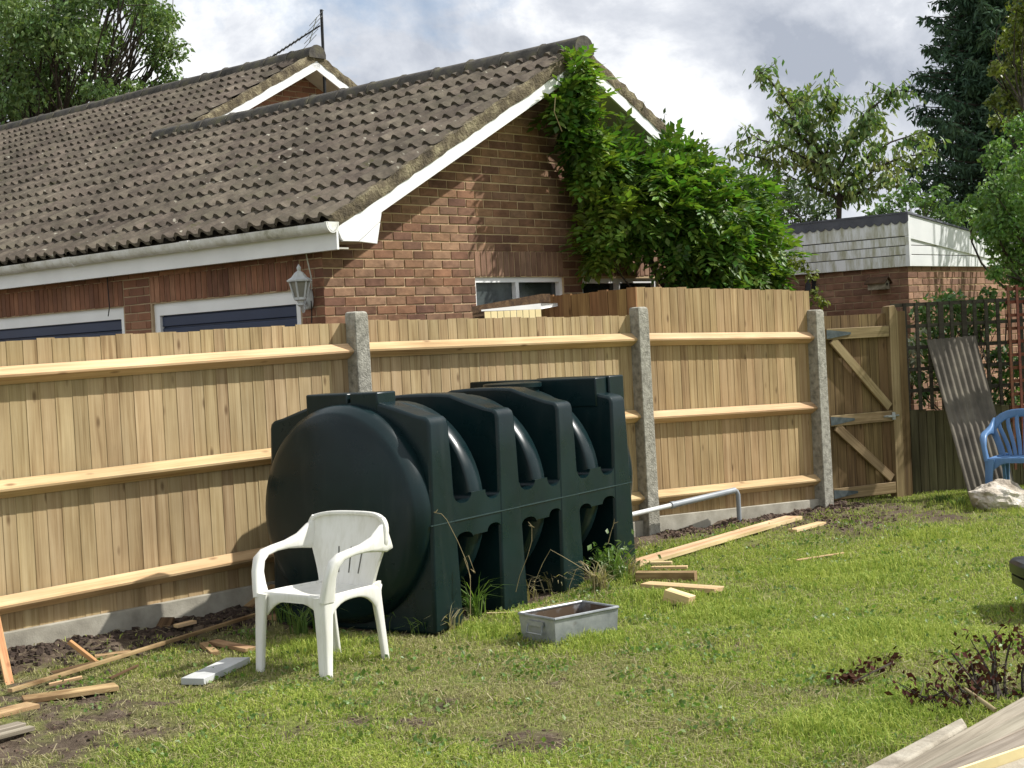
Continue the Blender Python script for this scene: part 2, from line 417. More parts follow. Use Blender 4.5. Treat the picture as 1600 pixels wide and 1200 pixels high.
M['slit'] = simple('shadowed_slot', (.10, .10, .085, 1), (.14, .14, .12, 1), 5, rough=.9, bump=0, val=0)
M['pipe'] = simple('grey_waste_pipe', srgb(132, 138, 144), srgb(156, 162, 166), 6, rough=.4, bump=0, val=.05)
M['pipe_w'] = simple('pale_pipe', srgb(206, 208, 206), srgb(222, 224, 222), 6, rough=.4, bump=0, val=.03)
M['rock'] = simple('pale_flint_rock', srgb(120, 108, 92), srgb(186, 176, 160), 5, rough=.9, bump=.9, val=0, c3=srgb(220, 214, 204), bdist=.03)
M['asbestos'] = simple('weathered_corrugated_sheet', srgb(72, 68, 60), srgb(96, 90, 80), 6, (1, 1, .6), rough=.95, bump=.4, val=0, c3=srgb(120, 114, 100))
M['slab'] = simple('pale_slab', srgb(176, 178, 176), srgb(206, 208, 206), 5, rough=.8, bump=.2, val=.03)
M['coping'] = simple('lichen_coping_stone', srgb(120, 112, 98), srgb(156, 148, 132), 8, rough=.95, bump=.7, val=.03, c3=srgb(182, 176, 160))
M['felt'] = simple('grey_roof_felt', srgb(84, 86, 94), srgb(104, 106, 114), 6, rough=.95, bump=.3, val=.03)
def clad_mat():
    q = NT('algae_stained_cladding'); v = q.coord((1, 1, 1))
    mp_ = q.n('ShaderNodeMapping'); mp_.inputs['Scale'].default_value = (7, 7, 1.2); q.l(v, mp_.inputs[0])
    a = q.ramp(q.noise(mp_.outputs[0], 1.6, 7, .7), [(.42, (0, 0, 0, 1)), (.62, (1, 1, 1, 1))])
    col = q.mix(q.math('MULTIPLY', a, .8), srgb(240, 242, 243), srgb(158, 156, 116))
    return q.end(col, .5, .4)
M['clad'] = clad_mat()
M['clad_clean'] = simple('white_cladding', srgb(220, 222, 222), srgb(232, 233, 232), 3, rough=.45, bump=0, val=.02)

def leaf_mat(name, a, b, c, val=.35, hue=.03, trans=.35, rough=.45, spec=.4):
    q = NT(name); r = q.rnd()
    n = q.noise(q.coord((1, 1, 1), False), 1.3, 4)
    col = q.vary(q.ramp(n, [(.3, a), (.5, b), (.7, c)]), r, val, hue)
    q.end(col, rough, spec)
    tr = q.n('ShaderNodeBsdfTranslucent'); q.l(q.mix(1, col, (1.25, 1.35, .6, 1), 'MULTIPLY'), tr.inputs[0])
    ms = q.n('ShaderNodeMixShader'); ms.inputs[0].default_value = trans
    out = q.t.nodes['Material Output']; q.l(q.b.outputs[0], ms.inputs[1]); q.l(tr.outputs[0], ms.inputs[2]); q.l(ms.outputs[0], out.inputs[0])
    return q.m
M['wist'] = leaf_mat('wisteria_leaf', (.045, .105, .018, 1), (.100, .190, .028, 1), (.220, .300, .045, 1), .5, .03)
M['ash'] = leaf_mat('ash_leaf', (0.085, 0.149, 0.046, 1), (0.128, 0.203, 0.064, 1), (0.181, 0.255, 0.089, 1), .35, .02, .25)
M['cherry'] = leaf_mat('cherry_leaf', (0.100, 0.175, 0.055, 1), (0.162, 0.238, 0.074, 1), (0.238, 0.262, 0.090, 1), .35, .035, .3)
M['conifer'] = leaf_mat('conifer_needle', (0.034, 0.073, 0.045, 1), (0.055, 0.104, 0.061, 1), (0.083, 0.139, 0.076, 1), .35, .02, .1, .7, .2)
M['birch'] = leaf_mat('pale_leaf', (0.086, 0.166, 0.043, 1), (0.129, 0.230, 0.061, 1), (0.179, 0.287, 0.084, 1), .3, .02, .35)
M['yellow'] = leaf_mat('yellow_green_leaf', (0.111, 0.143, 0.029, 1), (0.150, 0.182, 0.036, 1), (0.195, 0.221, 0.047, 1), .3, .02, .3)
M['bush'] = leaf_mat('bush_leaf', (0.059, 0.126, 0.034, 1), (0.101, 0.186, 0.054, 1), (0.144, 0.236, 0.071, 1), .35, .02, .25)
M['dull'] = leaf_mat('dull_hedge_leaf', (0.049, 0.084, 0.034, 1), (0.070, 0.112, 0.042, 1), (0.091, 0.133, 0.050, 1), .3, .02, .2)
M['pale'] = leaf_mat('variegated_leaf', (.34, .36, .26, 1), (.42, .44, .34, 1), (.5, .5, .42, 1), .3, .02, .2)
M['dead'] = leaf_mat('dead_red_leaf', (.040, .016, .012, 1), (.060, .022, .015, 1), (.090, .036, .022, 1), .4, .02, .15, .8, .1)
M['bark'] = simple('bark', (.030, .024, .018, 1), (.070, .056, .042, 1), 12, rough=.95, bump=.5, val=.1)
M['straw'] = simple('dry_straw', srgb(138, 124, 92), srgb(170, 154, 116), 6, rough=.9, bump=0, val=.15)

def grass_mat():
    q = NT('mown_grass'); r = q.n('ShaderNodeNewGeometry').outputs['Random Per Island']
    at = q.n('ShaderNodeAttribute', attribute_name='dry').outputs['Fac']
    v = q.n('ShaderNodeTexCoord').outputs['Object']
    patch = q.noise(v, 1.1, 5, .65)
    f = q.math('ADD', q.math('MULTIPLY', r, .55), q.math('MULTIPLY', patch, .6))
    g = q.ramp(f, [(.25, (.135, .225, .026, 1)), (.5, (.290, .385, .060, 1)), (.8, (.460, .510, .110, 1))])
    d = q.ramp(r, [(0, (.22, .18, .10, 1)), (.5, (.36, .31, .17, 1)), (1, (.50, .44, .25, 1))])
    col = q.mix(at, g, d)
    q.end(col, .6, .25)
    tr = q.n('ShaderNodeBsdfTranslucent'); q.l(col, tr.inputs[0])
    ms = q.n('ShaderNodeMixShader'); ms.inputs[0].default_value = .3
    out = q.t.nodes['Material Output']; q.l(q.b.outputs[0], ms.inputs[1]); q.l(tr.outputs[0], ms.inputs[2]); q.l(ms.outputs[0], out.inputs[0])
    return q.m
M['grass'] = grass_mat()
def ground_mat():
    q = NT('lawn_soil'); v = q.n('ShaderNodeTexCoord').outputs['Object']
    at = q.n('ShaderNodeAttribute', attribute_name='soil').outputs['Fac']
    a = q.ramp(q.noise(v, 14, 7, .7), [(.3, (.10, .105, .034, 1)), (.5, (.17, .20, .052, 1)), (.7, (.26, .26, .085, 1))])
    s = q.ramp(q.noise(v, 9, 8, .75), [(.3, (.055, .040, .028, 1)), (.52, (.125, .095, .068, 1)), (.72, (.22, .175, .13, 1))])
    f = q.ramp(q.math('ADD', at, q.math('MULTIPLY', q.math('SUBTRACT', q.noise(v, 11, 5, .7), .5), .7)), [(.25, (0, 0, 0, 1)), (.75, (1, 1, 1, 1))])
    q.bump(q.noise(v, 26, 8, .75), .9, .03)
    return q.end(q.mix(f, a, s), .95, .1)
M['ground'] = ground_mat()
M['soil'] = simple('dark_soil_clod', (.028, .019, .014, 1), (.080, .056, .041, 1), 9, rough=.95, bump=.8, val=.3, bdist=.02)
M['chip'] = simple('brown_bark_chip', (.060, .040, .028, 1), (.13, .088, .064, 1), 9, rough=.95, bump=.4, val=.4)

# ------------------------------------------------------------------ plan
th = R_(41.5)
G = V((math.sin(th), math.cos(th), 0)); N = V((G.y, -G.x, 0)); L = -N     # along the gable, out of it, along the eaves
HC = V((-1.426, 12.0, 0))                                                 # garage corner at the ground
P1, P2, P3 = V((-1.09, 10.85, 0)), V((1.07, 12.93, 0)), V((2.84, 14.40, 0))
d12 = (P2 - P1).normalized()
P0 = P1 - d12 * 3.0
GA, GB = V((2.94, 14.46, 0)), V((3.63, 14.83, 0))                         # gate hinge and latch sides
FA, FB = V((3.80, 14.95, 0)), V((5.9, 15.35, 0))                          # old fence

# ------------------------------------------------------------------ ground
def vnoise(x, y, s, seed=0):
    """smooth value noise on arrays"""
    rg = np.random.default_rng(seed); T = rg.random((64, 64)); x = x * s + 100; y = y * s + 100
    xi = np.floor(x).astype(int); yi = np.floor(y).astype(int); fx = x - xi; fy = y - yi
    fx = fx * fx * (3 - 2 * fx); fy = fy * fy * (3 - 2 * fy)
    g = lambda a, b: T[a % 64, b % 64]
    return (g(xi, yi) * (1 - fx) + g(xi + 1, yi) * fx) * (1 - fy) + (g(xi, yi + 1) * (1 - fx) + g(xi + 1, yi + 1) * fx) * fy
def segdist(x, y, a, b):
    ax, ay, bx, by = a.x, a.y, b.x, b.y; dx, dy = bx - ax, by - ay
    t = np.clip(((x - ax) * dx + (y - ay) * dy) / (dx * dx + dy * dy), 0, 1)
    return np.hypot(x - ax - t * dx, y - ay - t * dy), (x - ax) * dy - (y - ay) * dx   # distance, side (+ = camera side)
TANK_A = V((math.sin(R_(32.5)), math.cos(R_(32.5)), 0)); TANK_N = V((TANK_A.y, -TANK_A.x, 0)); TANK_O = V((-.441, 9.091, 0)) - TANK_A * .12
bare = [(gnd(x, y), r) for x, y, r in ((640, 1140, .20), (690, 1100, .16), (560, 1130, .16), (850, 1165, .22), (820, 1160, .16), (780, 1175, .14), (1110, 1015, .14), (1150, 1012, .16), (1230, 1025, .1),
        (120, 1125, .6), (40, 1165, .8), (150, 1100, .4), (20, 1105, .7), (100, 1085, .5), (230, 1140, .25), (330, 1070, .12), (250, 1100, .15), (1330, 1068, .10), (1280, 1085, .10), (1020, 905, .16), (980, 885, .15),
        (1380, 800, 1.0), (1320, 822, .9), (1450, 806, .9), (1250, 826, .6), (1180, 850, .14), (1120, 855, .12), (1500, 1100, .22), (1560, 1080, .25), (870, 1070, .08), (600, 985, .12), (680, 990, .12), (395, 1130, .1), (460, 1150, .12))]
def soil_at(x, y):
    s = np.zeros_like(x)
    for a, b, w in ((P0 - d12 * 2, P1, .72), (P1, P2, .5), (P2, P3, .34)):
        d, sd = segdist(x, y, a, b); ww = w * (0.75 + .6 * vnoise(x, y, 1.6, 3))
        s = np.maximum(s, np.clip(1.35 - d / ww, 0, 1))
    for c, r in bare:
        d = np.hypot(x - c.x, (y - c.y) * .6); s = np.maximum(s, np.clip(1.15 - d / r, 0, 1) * (.35 + .75 * vnoise(x, y, 9, 5)))
    # under the tank
    u = (x - TANK_O.x) * TANK_A.x + (y - TANK_O.y) * TANK_A.y; w = -((x - TANK_O.x) * TANK_N.x + (y - TANK_O.y) * TANK_N.y)
    s = np.maximum(s, ((u > -.05) & (u < 2.5) & (w > .05) & (w < 1.3)) * .9)
    d, sd = segdist(x, y, P0 - d12 * 3, P3 + d12 * 3); s = np.maximum(s, np.where((sd < 0) & (y > 8), .8, 0))
    return s
def height_at(x, y):
    so = soil_at(x, y)
    h = (vnoise(x, y, 1.1, 1) - .5) * .03 + (vnoise(x, y, 4, 2) - .5) * .016
    d, sd = segdist(x, y, P0 - d12 * 2, P1)
    h += np.clip(1 - d / .75, 0, 1) * .05 * (sd > 0)
    h += so * ((vnoise(x, y, 9, 8) - .5) * .05 + (vnoise(x, y, 22, 9) - .5) * .03)
    near = np.exp(-((x) ** 2 + (y - 10) ** 2) / 400)
    return h * near
def axis(a, b, st, far):
    c = list(np.arange(a, b, st)); o = [b + .5 * 1.35 ** k for k in range(22) if .5 * 1.35 ** k < far]; i = [a - .5 * 1.35 ** k for k in range(22) if .5 * 1.35 ** k < far]
    return np.array(i[::-1] + c + o)
gx, gy = axis(-4.2, 6.2, .045, 400), axis(4.5, 16, .045, 400)
X, Y = np.meshgrid(gx, gy); nx = len(gx)
so = soil_at(X, Y); H = height_at(X, Y)
idx = np.arange(X.size).reshape(X.shape)
F_ = np.stack([idx[:-1, :-1], idx[:-1, 1:], idx[1:, 1:], idx[1:, :-1]], -1).reshape(-1, 4)
g_ = npmesh('ground', np.stack([X, Y, H], -1).reshape(-1, 3), F_, M['ground'], attr={'soil': so.ravel()}, smooth=True)
tag(g_, kind='structure')

def zat(x, y): return float(height_at(np.array([x]), np.array([y]))[0])
def gpt(px, py, dz=0):
    p = gnd(px, py); return V((p.x, p.y, zat(p.x, p.y) + dz))

# grass: one object, mown and matted
def blades(n, y0, y1, hmin, hmax, w, seed, dryp):
    rg = np.random.default_rng(seed)
    y = rg.uniform(y0, y1, n * 3); x = rg.uniform(-1, 1, n * 3) * (.37 * y + .25) + .02
    s = soil_at(x, y); pn = vnoise(x, y, 2.6, 21) * .6 + vnoise(x, y, 7, 22) * .4
    u = (x - TANK_O.x) * TANK_A.x + (y - TANK_O.y) * TANK_A.y; ww = -((x - TANK_O.x) * TANK_N.x + (y - TANK_O.y) * TANK_N.y)
    d, sd = segdist(x, y, P0 - d12 * 3, P3 + d12 * 3)
    keep = (rg.random(n * 3) > np.clip(s * 1.25 - .05, 0, .985)) & (rg.random(n * 3) < .05 + 1.0 * pn + .55 * (vnoise(x, y, 17, 23) - .45) + .3 * (vnoise(x, y, 34, 24) - .5)) & (sd > .05) & ~((u > -.1) & (u < 2.6) & (ww > .1) & (ww < 1.15))
    x, y, s, pn = x[keep][:n], y[keep][:n], s[keep][:n], pn[keep][:n]; n = len(x)
    z = height_at(x, y)
    # lusher by the tank, the trough and the chair
    lush = np.zeros(n)
    for (cx, cy, r) in ((-1.2, 8.7, .55), (.1, 9.35, .5), (.75, 10.6, .5), (-.2, 8.9, .35), (.35, 8.5, .45), (4.2, 13.8, .6), (1.7, 6.6, .5), (.9, 9.6, .6), (1.2, 9.2, .5), (1.9, 8.2, .6), (2.2, 10.5, .7), (1.3, 6.3, .5), (3.2, 12.0, .6)):
        lush = np.maximum(lush, np.clip(1.2 - np.hypot(x - cx, y - cy) / r, 0, 1))
    wear = np.clip((vnoise(x, y, .85, 51) * .55 + vnoise(x, y, 2.3, 52) * .3 + vnoise(x, y, 6.5, 53) * .25 - .50) * 3.2, 0, 1) * (1 - lush) * np.clip(1.35 - .13 * (y - 6.5) - .30 * (x - .6), .15, 1.6)
    wear = np.clip(wear, 0, 1)
    h = rg.uniform(hmin, hmax, n) * (.7 + .6 * pn) * (1 + .9 * lush) * (1 - .35 * wear); a = rg.uniform(0, 6.283, n); lean = rg.uniform(.35, 1.45, n) * (1 - .35 * lush)
    dx, dy = np.cos(a), np.sin(a); wv = w * rg.uniform(.7, 1.3, n)
    P = np.zeros((n, 5, 3)); q = rg.uniform(0, 6.283, n); sx, sy = np.cos(q) * wv / 2, np.sin(q) * wv / 2
    P[:, 0] = np.stack([x - sx, y - sy, z - .004], -1); P[:, 1] = np.stack([x + sx, y + sy, z - .004], -1)
    mx_, my_, mz_ = x + dx * h * lean * .35, y + dy * h * lean * .35, z + h * .62 * (1.15 - .3 * lean)
    P[:, 2] = np.stack([mx_ + sx * .8, my_ + sy * .8, mz_], -1); P[:, 3] = np.stack([mx_ - sx * .8, my_ - sy * .8, mz_], -1)
    P[:, 4] = np.stack([x + dx * h * lean, y + dy * h * lean, z + h * np.maximum(1.12 - .62 * lean, .22)], -1)
    dry = (rg.random(n) < dryp * .55 + .70 * wear + .35 * s - .3 * lush).astype(float) * rg.uniform(.5, 1, n)
    return P, dry
parts = [blades(190000, 5.2, 9.2, .022, .048, .0048, 41, .30), blades(110000, 9.0, 15.2, .025, .05, .0062, 42, .22)]
P = np.concatenate([p for p, d in parts]); dr = np.concatenate([d for p, d in parts]); n = len(P)
k = np.arange(n)[:, None] * 5
Ft = np.concatenate([k + np.array([[0, 1, 2]]), k + np.array([[0, 2, 3]]), k + np.array([[3, 2, 4]])])
lg = npmesh('lawn_grass', P.reshape(-1, 3), Ft, M['grass'], attr={'dry': np.repeat(dr, 5)})
tag(lg, 'short mown green and straw coloured lawn grass', 'grass', kind='stuff')

# ------------------------------------------------------------------ brick walls
def brick_mesh(seed, m):
    rg = random.Random(seed); j = lambda a: rg.uniform(-a, a); b = MB()
    # unit brick: x along, y = outwards (0 .. 1), z up; chamfered, slightly uneven face
    back = [(-.5, 0, -.5), (.5, 0, -.5), (.5, 0, .5), (-.5, 0, .5)]
    mid = [(-.5 + j(.008), .75, -.5 + j(.03)), (.5 + j(.008), .75, -.5 + j(.03)), (.5 + j(.008), .75, .5 + j(.03)), (-.5 + j(.008), .75, .5 + j(.03))]
    fr = [(x * .965, 1 + j(.1), z * .90) for x, y, z in mid]
    b.add(back + mid + fr, [(i, (i + 1) % 4, 4 + (i + 1) % 4, 4 + i) for i in range(4)] + [(4 + i, 4 + (i + 1) % 4, 8 + (i + 1) % 4, 8 + i) for i in range(4)] + [(8, 9, 10, 11)])
    me = b.mesh('brick'); me.materials.append(m); return me
BR = {}
def brick_set(key):
    if key not in BR: BR[key] = [brick_mesh(s, M[key]) for s in range(5)]
    return BR[key]
class Wall:
    """collects (t, z, w, h, soldier, matkey) bricks on a plane, then keeps the largest as parts"""
    def __init__(s, o, U, n): s.o, s.U, s.n = V(o), V(U), V(n); s.b = []
    def courses(s, z0, z1, lo, hi, holes, key, seed, t_max=None, cut=None):
        rg = random.Random(seed); zc = z0; row = 0
        while zc + .065 <= z1 + .002:
            a, b = (lo(zc) if callable(lo) else lo), (hi(zc) if callable(hi) else hi)
            spans = [(a, b)]
            for (h0, h1, y0, y1) in holes:
                if zc + .065 > y0 + .004 and zc < y1 - .004:
                    ns = []
                    for (p, q) in spans:
                        if h1 <= p or h0 >= q: ns.append((p, q)); continue
                        if h0 > p: ns.append((p, h0))
                        if h1 < q: ns.append((h1, q))
                    spans = ns
            for (p, q) in spans:
                t = math.floor(p / .225) * .225 - (.1125 if row % 2 else 0)
                while t < q:
                    u0, u1 = max(t, p) + .0055, min(t + .225, q) - .0055
                    if u1 - u0 > .03: s.b.append(((u0 + u1) / 2 + rg.uniform(-.002, .002), zc + .0325 + rg.uniform(-.002, .002), u1 - u0, .064, key, rg.randrange(5), rg.random()))
                    t += .225
            zc += .075; row += 1
    def soldiers(s, t0, t1, z0, z1, key, seed):
        rg = random.Random(seed); n = round((t1 - t0) / .075); w = (t1 - t0) / n
        for i in range(n): s.b.append((t0 + (i + .5) * w, (z0 + z1) / 2 + rg.uniform(-.003, .003), w - .011, z1 - z0 - .008, key, rg.randrange(5), rg.random()))
    def pos(s, b): return s.o + s.U * b[0] + Z * b[1]
def emit_bricks(walls, limit, depth=.006):
    allb = []
    for w, par in walls:
        for b in w.b:
            x, y, d = proj(w.pos(b) + w.n * depth)
            fore = abs((w.pos(b) - O_).normalized().dot(w.n))
            vis = b[2] * b[3] * fore / d ** 2 if (-20 < x < 1620 and -20 < y < vis_floor(x, w)) else 0
            allb.append((vis, w, par, b))
    allb.sort(key=lambda q: -q[0]); rest = {}
    for i, (vis, w, par, b) in enumerate(allb):
        Mx = Matrix((w.U, w.n, Z)).transposed(); flip = Mx.determinant() < 0
        if flip: Mx = Matrix((-w.U, w.n, Z)).transposed()
        if i < limit and vis > 0:
            inst('brick', brick_set(b[4])[b[5]], par, w.pos(b), Mx, (b[2], depth + .002 * b[6], b[3]))
        else: rest.setdefault((id(par), b[4]), (par, b[4], []))[2].append((w, b, Mx))
    for par, key, lst in rest.values():
        mb = MB(); ms = brick_set(key)
        data = [([tuple(v.co) for v in m_.vertices], [tuple(p.vertices) for p in m_.polygons]) for m_ in ms]
        for w, b, Mx in lst:
            vs, fs = data[b[5]]; p = w.pos(b)
            mb.add([p + Mx @ V((x * b[2], y * (depth + .002 * b[6]), z * b[3])) for x, y, z in vs], fs)
        o = mb.build('brickwork', M[key], par); o['kind'] = 'stuff'
def vis_floor(x, w): return 505 if w.o.x < 3 else 640

# ------------------------------------------------------------------ the house
house = thing('brick_house', 'brick house and garage with brown tiled gable roofs behind the fence', 'house', HC)
def hp(t, s, z): return HC + G * t + L * s + Z * z
OV, AO = .34, .12                     # gable overhang, eaves overhang
EZ, ET = 2.70, -.15                   # tile surface at the eaves
PHI = R_(27.45); cf, sf = math.cos(PHI), math.sin(PHI)
SD = G * cf + Z * sf                  # up the front slope
RNn = Z * cf - G * sf                 # its normal
WR = 3.51                             # slope length to the garage ridge
TR = ET + WR * cf; ZR = EZ + WR * sf  # garage ridge
S_M, W_M = 5.78, 6.08                 # main house verge and ridge
def rp(s, w, h=0): return HC + G * ET + Z * EZ + L * s + SD * w + RNn * h
def under(t): return (ZR - abs(t - TR) * math.tan(PHI)) - .13

gable = MB().prism([(.014, 0), (1.755, 0), (1.755, 2.27), (2.955, 2.27), (2.955, 0), (3.235, 0), (3.235, 2.255), (4.44, 2.255), (4.44, 0), (6.2, 0), (6.2, under(6.2)), (TR, under(TR)), (.014, under(0))], HC - N * .012, G, Z, L * .1).build('gable_wall', M['mortar'], house)
front = MB()
D2 = (.30, 2.27, 0, 2.19); D1 = (2.70, 5.1, 0, 2.19)
front.prism([(.1, 0), (.30, 0), (.30, 2.19), (2.27, 2.19), (2.27, 0), (2.70, 0), (2.70, 2.19), (5.1, 2.19), (5.1, 0), (7, 0), (7, 2.60), (.1, 2.60)], HC + G * .012, L, Z, G * .1)
front = front.build('front_wall', M['mortar_dark'], house)
WIN = [(1.755, 2.955, 1.3, 2.27), (3.235, 4.44, 1.3, 2.255)]
for (a_, b_) in ((1.757, 2.953), (3.237, 4.438)): MB().obox(HC + G * a_ - N * .016, G * (b_ - a_), Z * 1.298, L * .09).build('window_breast', M['mortar'], gable)
wg = Wall(HC - N * .012, G, N)
hol = [(WIN[0][0], WIN[0][1], 1.0, 2.50), (WIN[1][0], WIN[1][1], 1.0, 2.50)]
wg.courses(1.45, 4.2, lambda z: max(0, TR - (ZR - .10 - z) / math.tan(PHI)), lambda z: min(6.2, TR + (ZR - .10 - z) / math.tan(PHI)), hol, 'brick', 5)
wg.soldiers(WIN[0][0], WIN[0][1], 2.275, 2.50, 'soldier', 1); wg.soldiers(WIN[1][0], WIN[1][1], 2.275, 2.50, 'soldier', 2)
wf = Wall(HC + G * .012, L, -G)
wf.courses(1.455, 2.58, 0, 6.9, [(D2[0] - .02, D2[1] + .02, 0, 2.43), (D1[0] - .02, D1[1] + .02, 0, 2.43)], 'red_brick', 6)
wf.soldiers(D2[0] - .015, D2[1] + .015, 2.197, 2.43, 'red_brick', 3); wf.soldiers(D1[0] - .015, D1[1] + .015, 2.197, 2.43, 'red_brick', 4)
# main house gable behind the garage ridge
mg = MB().prism([(-.1 + ET, 0), (11.6, 0), (11.6, 2.6), (ET + W_M * cf, EZ + W_M * sf - .14), (ET + .2, 2.6)], hp(0, S_M + .35, 0), G, Z, L * .1).build('main_gable_wall', M['mortar_dark'], house)
wm = Wall(hp(0, S_M + .35, 0), G, N)
zt, tt = EZ + W_M * sf, ET + W_M * cf
wm.courses(4.10, zt - .15, lambda z: max(3.2, tt - (zt - .12 - z) / math.tan(PHI)), lambda z: min(7.6, tt + (zt - .12 - z) / math.tan(PHI)), [], 'red_brick', 9)
emit_bricks([(wg, gable), (wf, front), (wm, mg)], 300)

# windows in the gable
for (t0, t1, z0, z1) in WIN:
    w = MB(); o = hp(0, 0, 0) - N * .03
    def bar(a, b, c, d_, dep=.05, oo=0): w.obox(o + G * a + Z * c + N * oo, G * (b - a), Z * (d_ - c), L * dep)
    f = .045
    bar(t0, t1, z1 - f, z1); bar(t0, t1, z0, z0 + f); bar(t0, t0 + f * .6, z0 + f, z1 - f); bar(t1 - f, t1, z0 + f, z1 - f)
    tm = (t0 + t1) / 2 - .03; bar(tm - .022, tm + .022, z0 + f, z1 - f)
    wo_ = w.build('window', M['upvc'], gable, at=hp(t0, 0, z0))
    for i, (a, b) in enumerate(((t0 + f * .6, tm - .022), (tm + .022, t1 - f))):
        MB().obox(o + G * a + Z * (z0 + f) - N * .045, G * (b - a), Z * (z1 - z0 - 2 * f), L * .01).build('pane', M['frost'] if (i == 0 and t0 < 2) else M['glass'], wo_)

# garage doors
for (s0, s1, z0, z1) in (D2, D1):
    fr = MB(); o = hp(.035, 0, 0); f = .075
    fr.obox(o + L * s0 + Z * (z1 - .105), L * (s1 - s0), Z * .105, G * .07)
    fr.obox(o + L * s0, L * f, Z * (z1 - .105), G * .07); fr.obox(o + L * (s1 - f), L * f, Z * (z1 - .105), G * .07)
    dr_ = MB().obox(hp(.075, s0 + f, 0), L * (s1 - s0 - 2 * f), Z * (z1 - .105), G * .03).build('garage_door', M['door_blue'], house)
    fr.build('door_frame', M['upvc'], dr_)
    zz = z1 - .107
    while zz > 1.4:
        MB().obox(hp(.055, s0 + f + .004, zz - .098), L * (s1 - s0 - 2 * f - .008), Z * .09, G * .02).build('panel', M['door_blue'], dr_, bevel=.008); zz -= .103

# roof tiles
def tile_mesh():
    b = MB(); n = 14; Wd = .33
    us = [-Wd / 2 + Wd * i / n for i in range(n + 1)]
    def prof(u):
        c = ((u + Wd / 2) % .165) / .165
        return .042 * max(0, math.sin(math.pi * min(1, c / .62))) if c < .62 else 0.0
    lo, hi, bot = [], [], []
    for u in us:
        h = prof(u + 1e-6)
        lo.append((u, -.02, h + .030)); hi.append((u, .37, h * .96 - .002)); bot.append((u, -.016, h - .004))
    vs = lo + hi + bot; k = n + 1
    fs = [(i, i + 1, k + i + 1, k + i) for i in range(n)] + [(2 * k + i, 2 * k + i + 1, i + 1, i) for i in range(n)]
    b.add(vs, fs); me = b.mesh('roof_tile'); me.materials.append(M['tile']); me.polygons.foreach_set('use_smooth', [True] * len(me.polygons)); me.set_sharp_from_angle(angle=R_(50)); return me
TILE = tile_mesh()
# decks under the tiles (front slopes of garage and house, and the far slopes)
dk = MB()
dk.prism([(-OV + .02, .02), (S_M + .2, .02), (S_M + .2, WR), (-OV + .02, WR)], rp(0, 0, -.03), L, SD, RNn * -.04)
dk.prism([(S_M + .2, .02), (18, .02), (18, W_M), (S_M + .02, W_M), (S_M + .02, WR - .1), (S_M + .2, WR - .1)], rp(0, 0, -.032), L, SD, RNn * -.04)
SDb = -G * cf + Z * sf; RNb = Z * cf + G * sf
dk = dk.build('roof_deck', M['tile'], house)
far = MB()
far.prism([(-OV + .01, 0), (S_M + .3, 0), (S_M + .3, WR), (-OV + .01, WR)], hp(TR + WR * cf, 0, EZ) , L, SDb, RNb * -.05)
far.prism([(S_M + .01, 0), (18, 0), (18, W_M), (S_M + .01, W_M)], hp(tt + W_M * cf, 0, EZ), L, SDb, RNb * -.05)
far = far.build('far_roof_slope', M['tile'], house)
MR = Matrix((-L, SD, RNn)).transposed()
if MR.determinant() < 0: MR = Matrix((L, SD, RNn)).transposed()
tl = []; rg = random.Random(3); gauge = .3335
for r_ in range(20):
    w = r_ * gauge
    s = -OV + .165
    while s < 17.5:
        top = WR if s < S_M + .1 else W_M
        if w < top - .12 and not (s < S_M + .1 and w > WR - .1):
            x, y, d = proj(rp(s, w + .15)); ar = 1 / d ** 2 if (-25 < x < 1000 and y > -20) else 0
            if ar or (-160 < x): tl.append((ar, s, w, min(1, (top - w) / .36)))
        s += .33
tl.sort(key=lambda q: -q[0])
tdat = ([tuple(v.co) for v in TILE.vertices], [tuple(p.vertices) for p in TILE.polygons]); mb = MB()
for i, (ar, s, w, cut) in enumerate(tl):
    p = rp(s + rg.uniform(-.005, .005), w + rg.uniform(-.014, .010), rg.uniform(-.003, .006))
    Mt = MR @ Matrix.Rotation(rg.uniform(-.02, .02), 3, 'Z')
    if i < 300 and ar: inst('roof_tile', TILE, dk, p, Mt, (1, cut, 1))
    else: mb.add([p + Mt @ V((x, y * cut, z)) for x, y, z in tdat[0]], tdat[1])
o = mb.build('roof_tiling', M['tile'], dk, smooth=50); o['kind'] = 'stuff'
# ridge tiles
def ridge(s0, s1, t, z, n, m='ridge'):
    st = (s1 - s0) / n
    for i in range(n):
        b = MB(); rr = []
        for q in (0, .04, st + .03):
            r0 = .128 + (.012 if q < .03 else 0) + rg.uniform(-.004, .004)
            rr.append([hp(t, 0, z - .020) + L * (s0 + i * st + q) + G * (r0 * math.cos(a)) + Z * (r0 * .95 * math.sin(a)) for a in np.linspace(-.25, math.pi + .25, 11)])
        b.rings(rr); b.build('ridge_tile', M[m], house, fix=True, smooth=40)
ridge(-OV - .03, S_M + .25, TR, ZR, 14); ridge(S_M - .03, 17.6, tt, zt, 26)
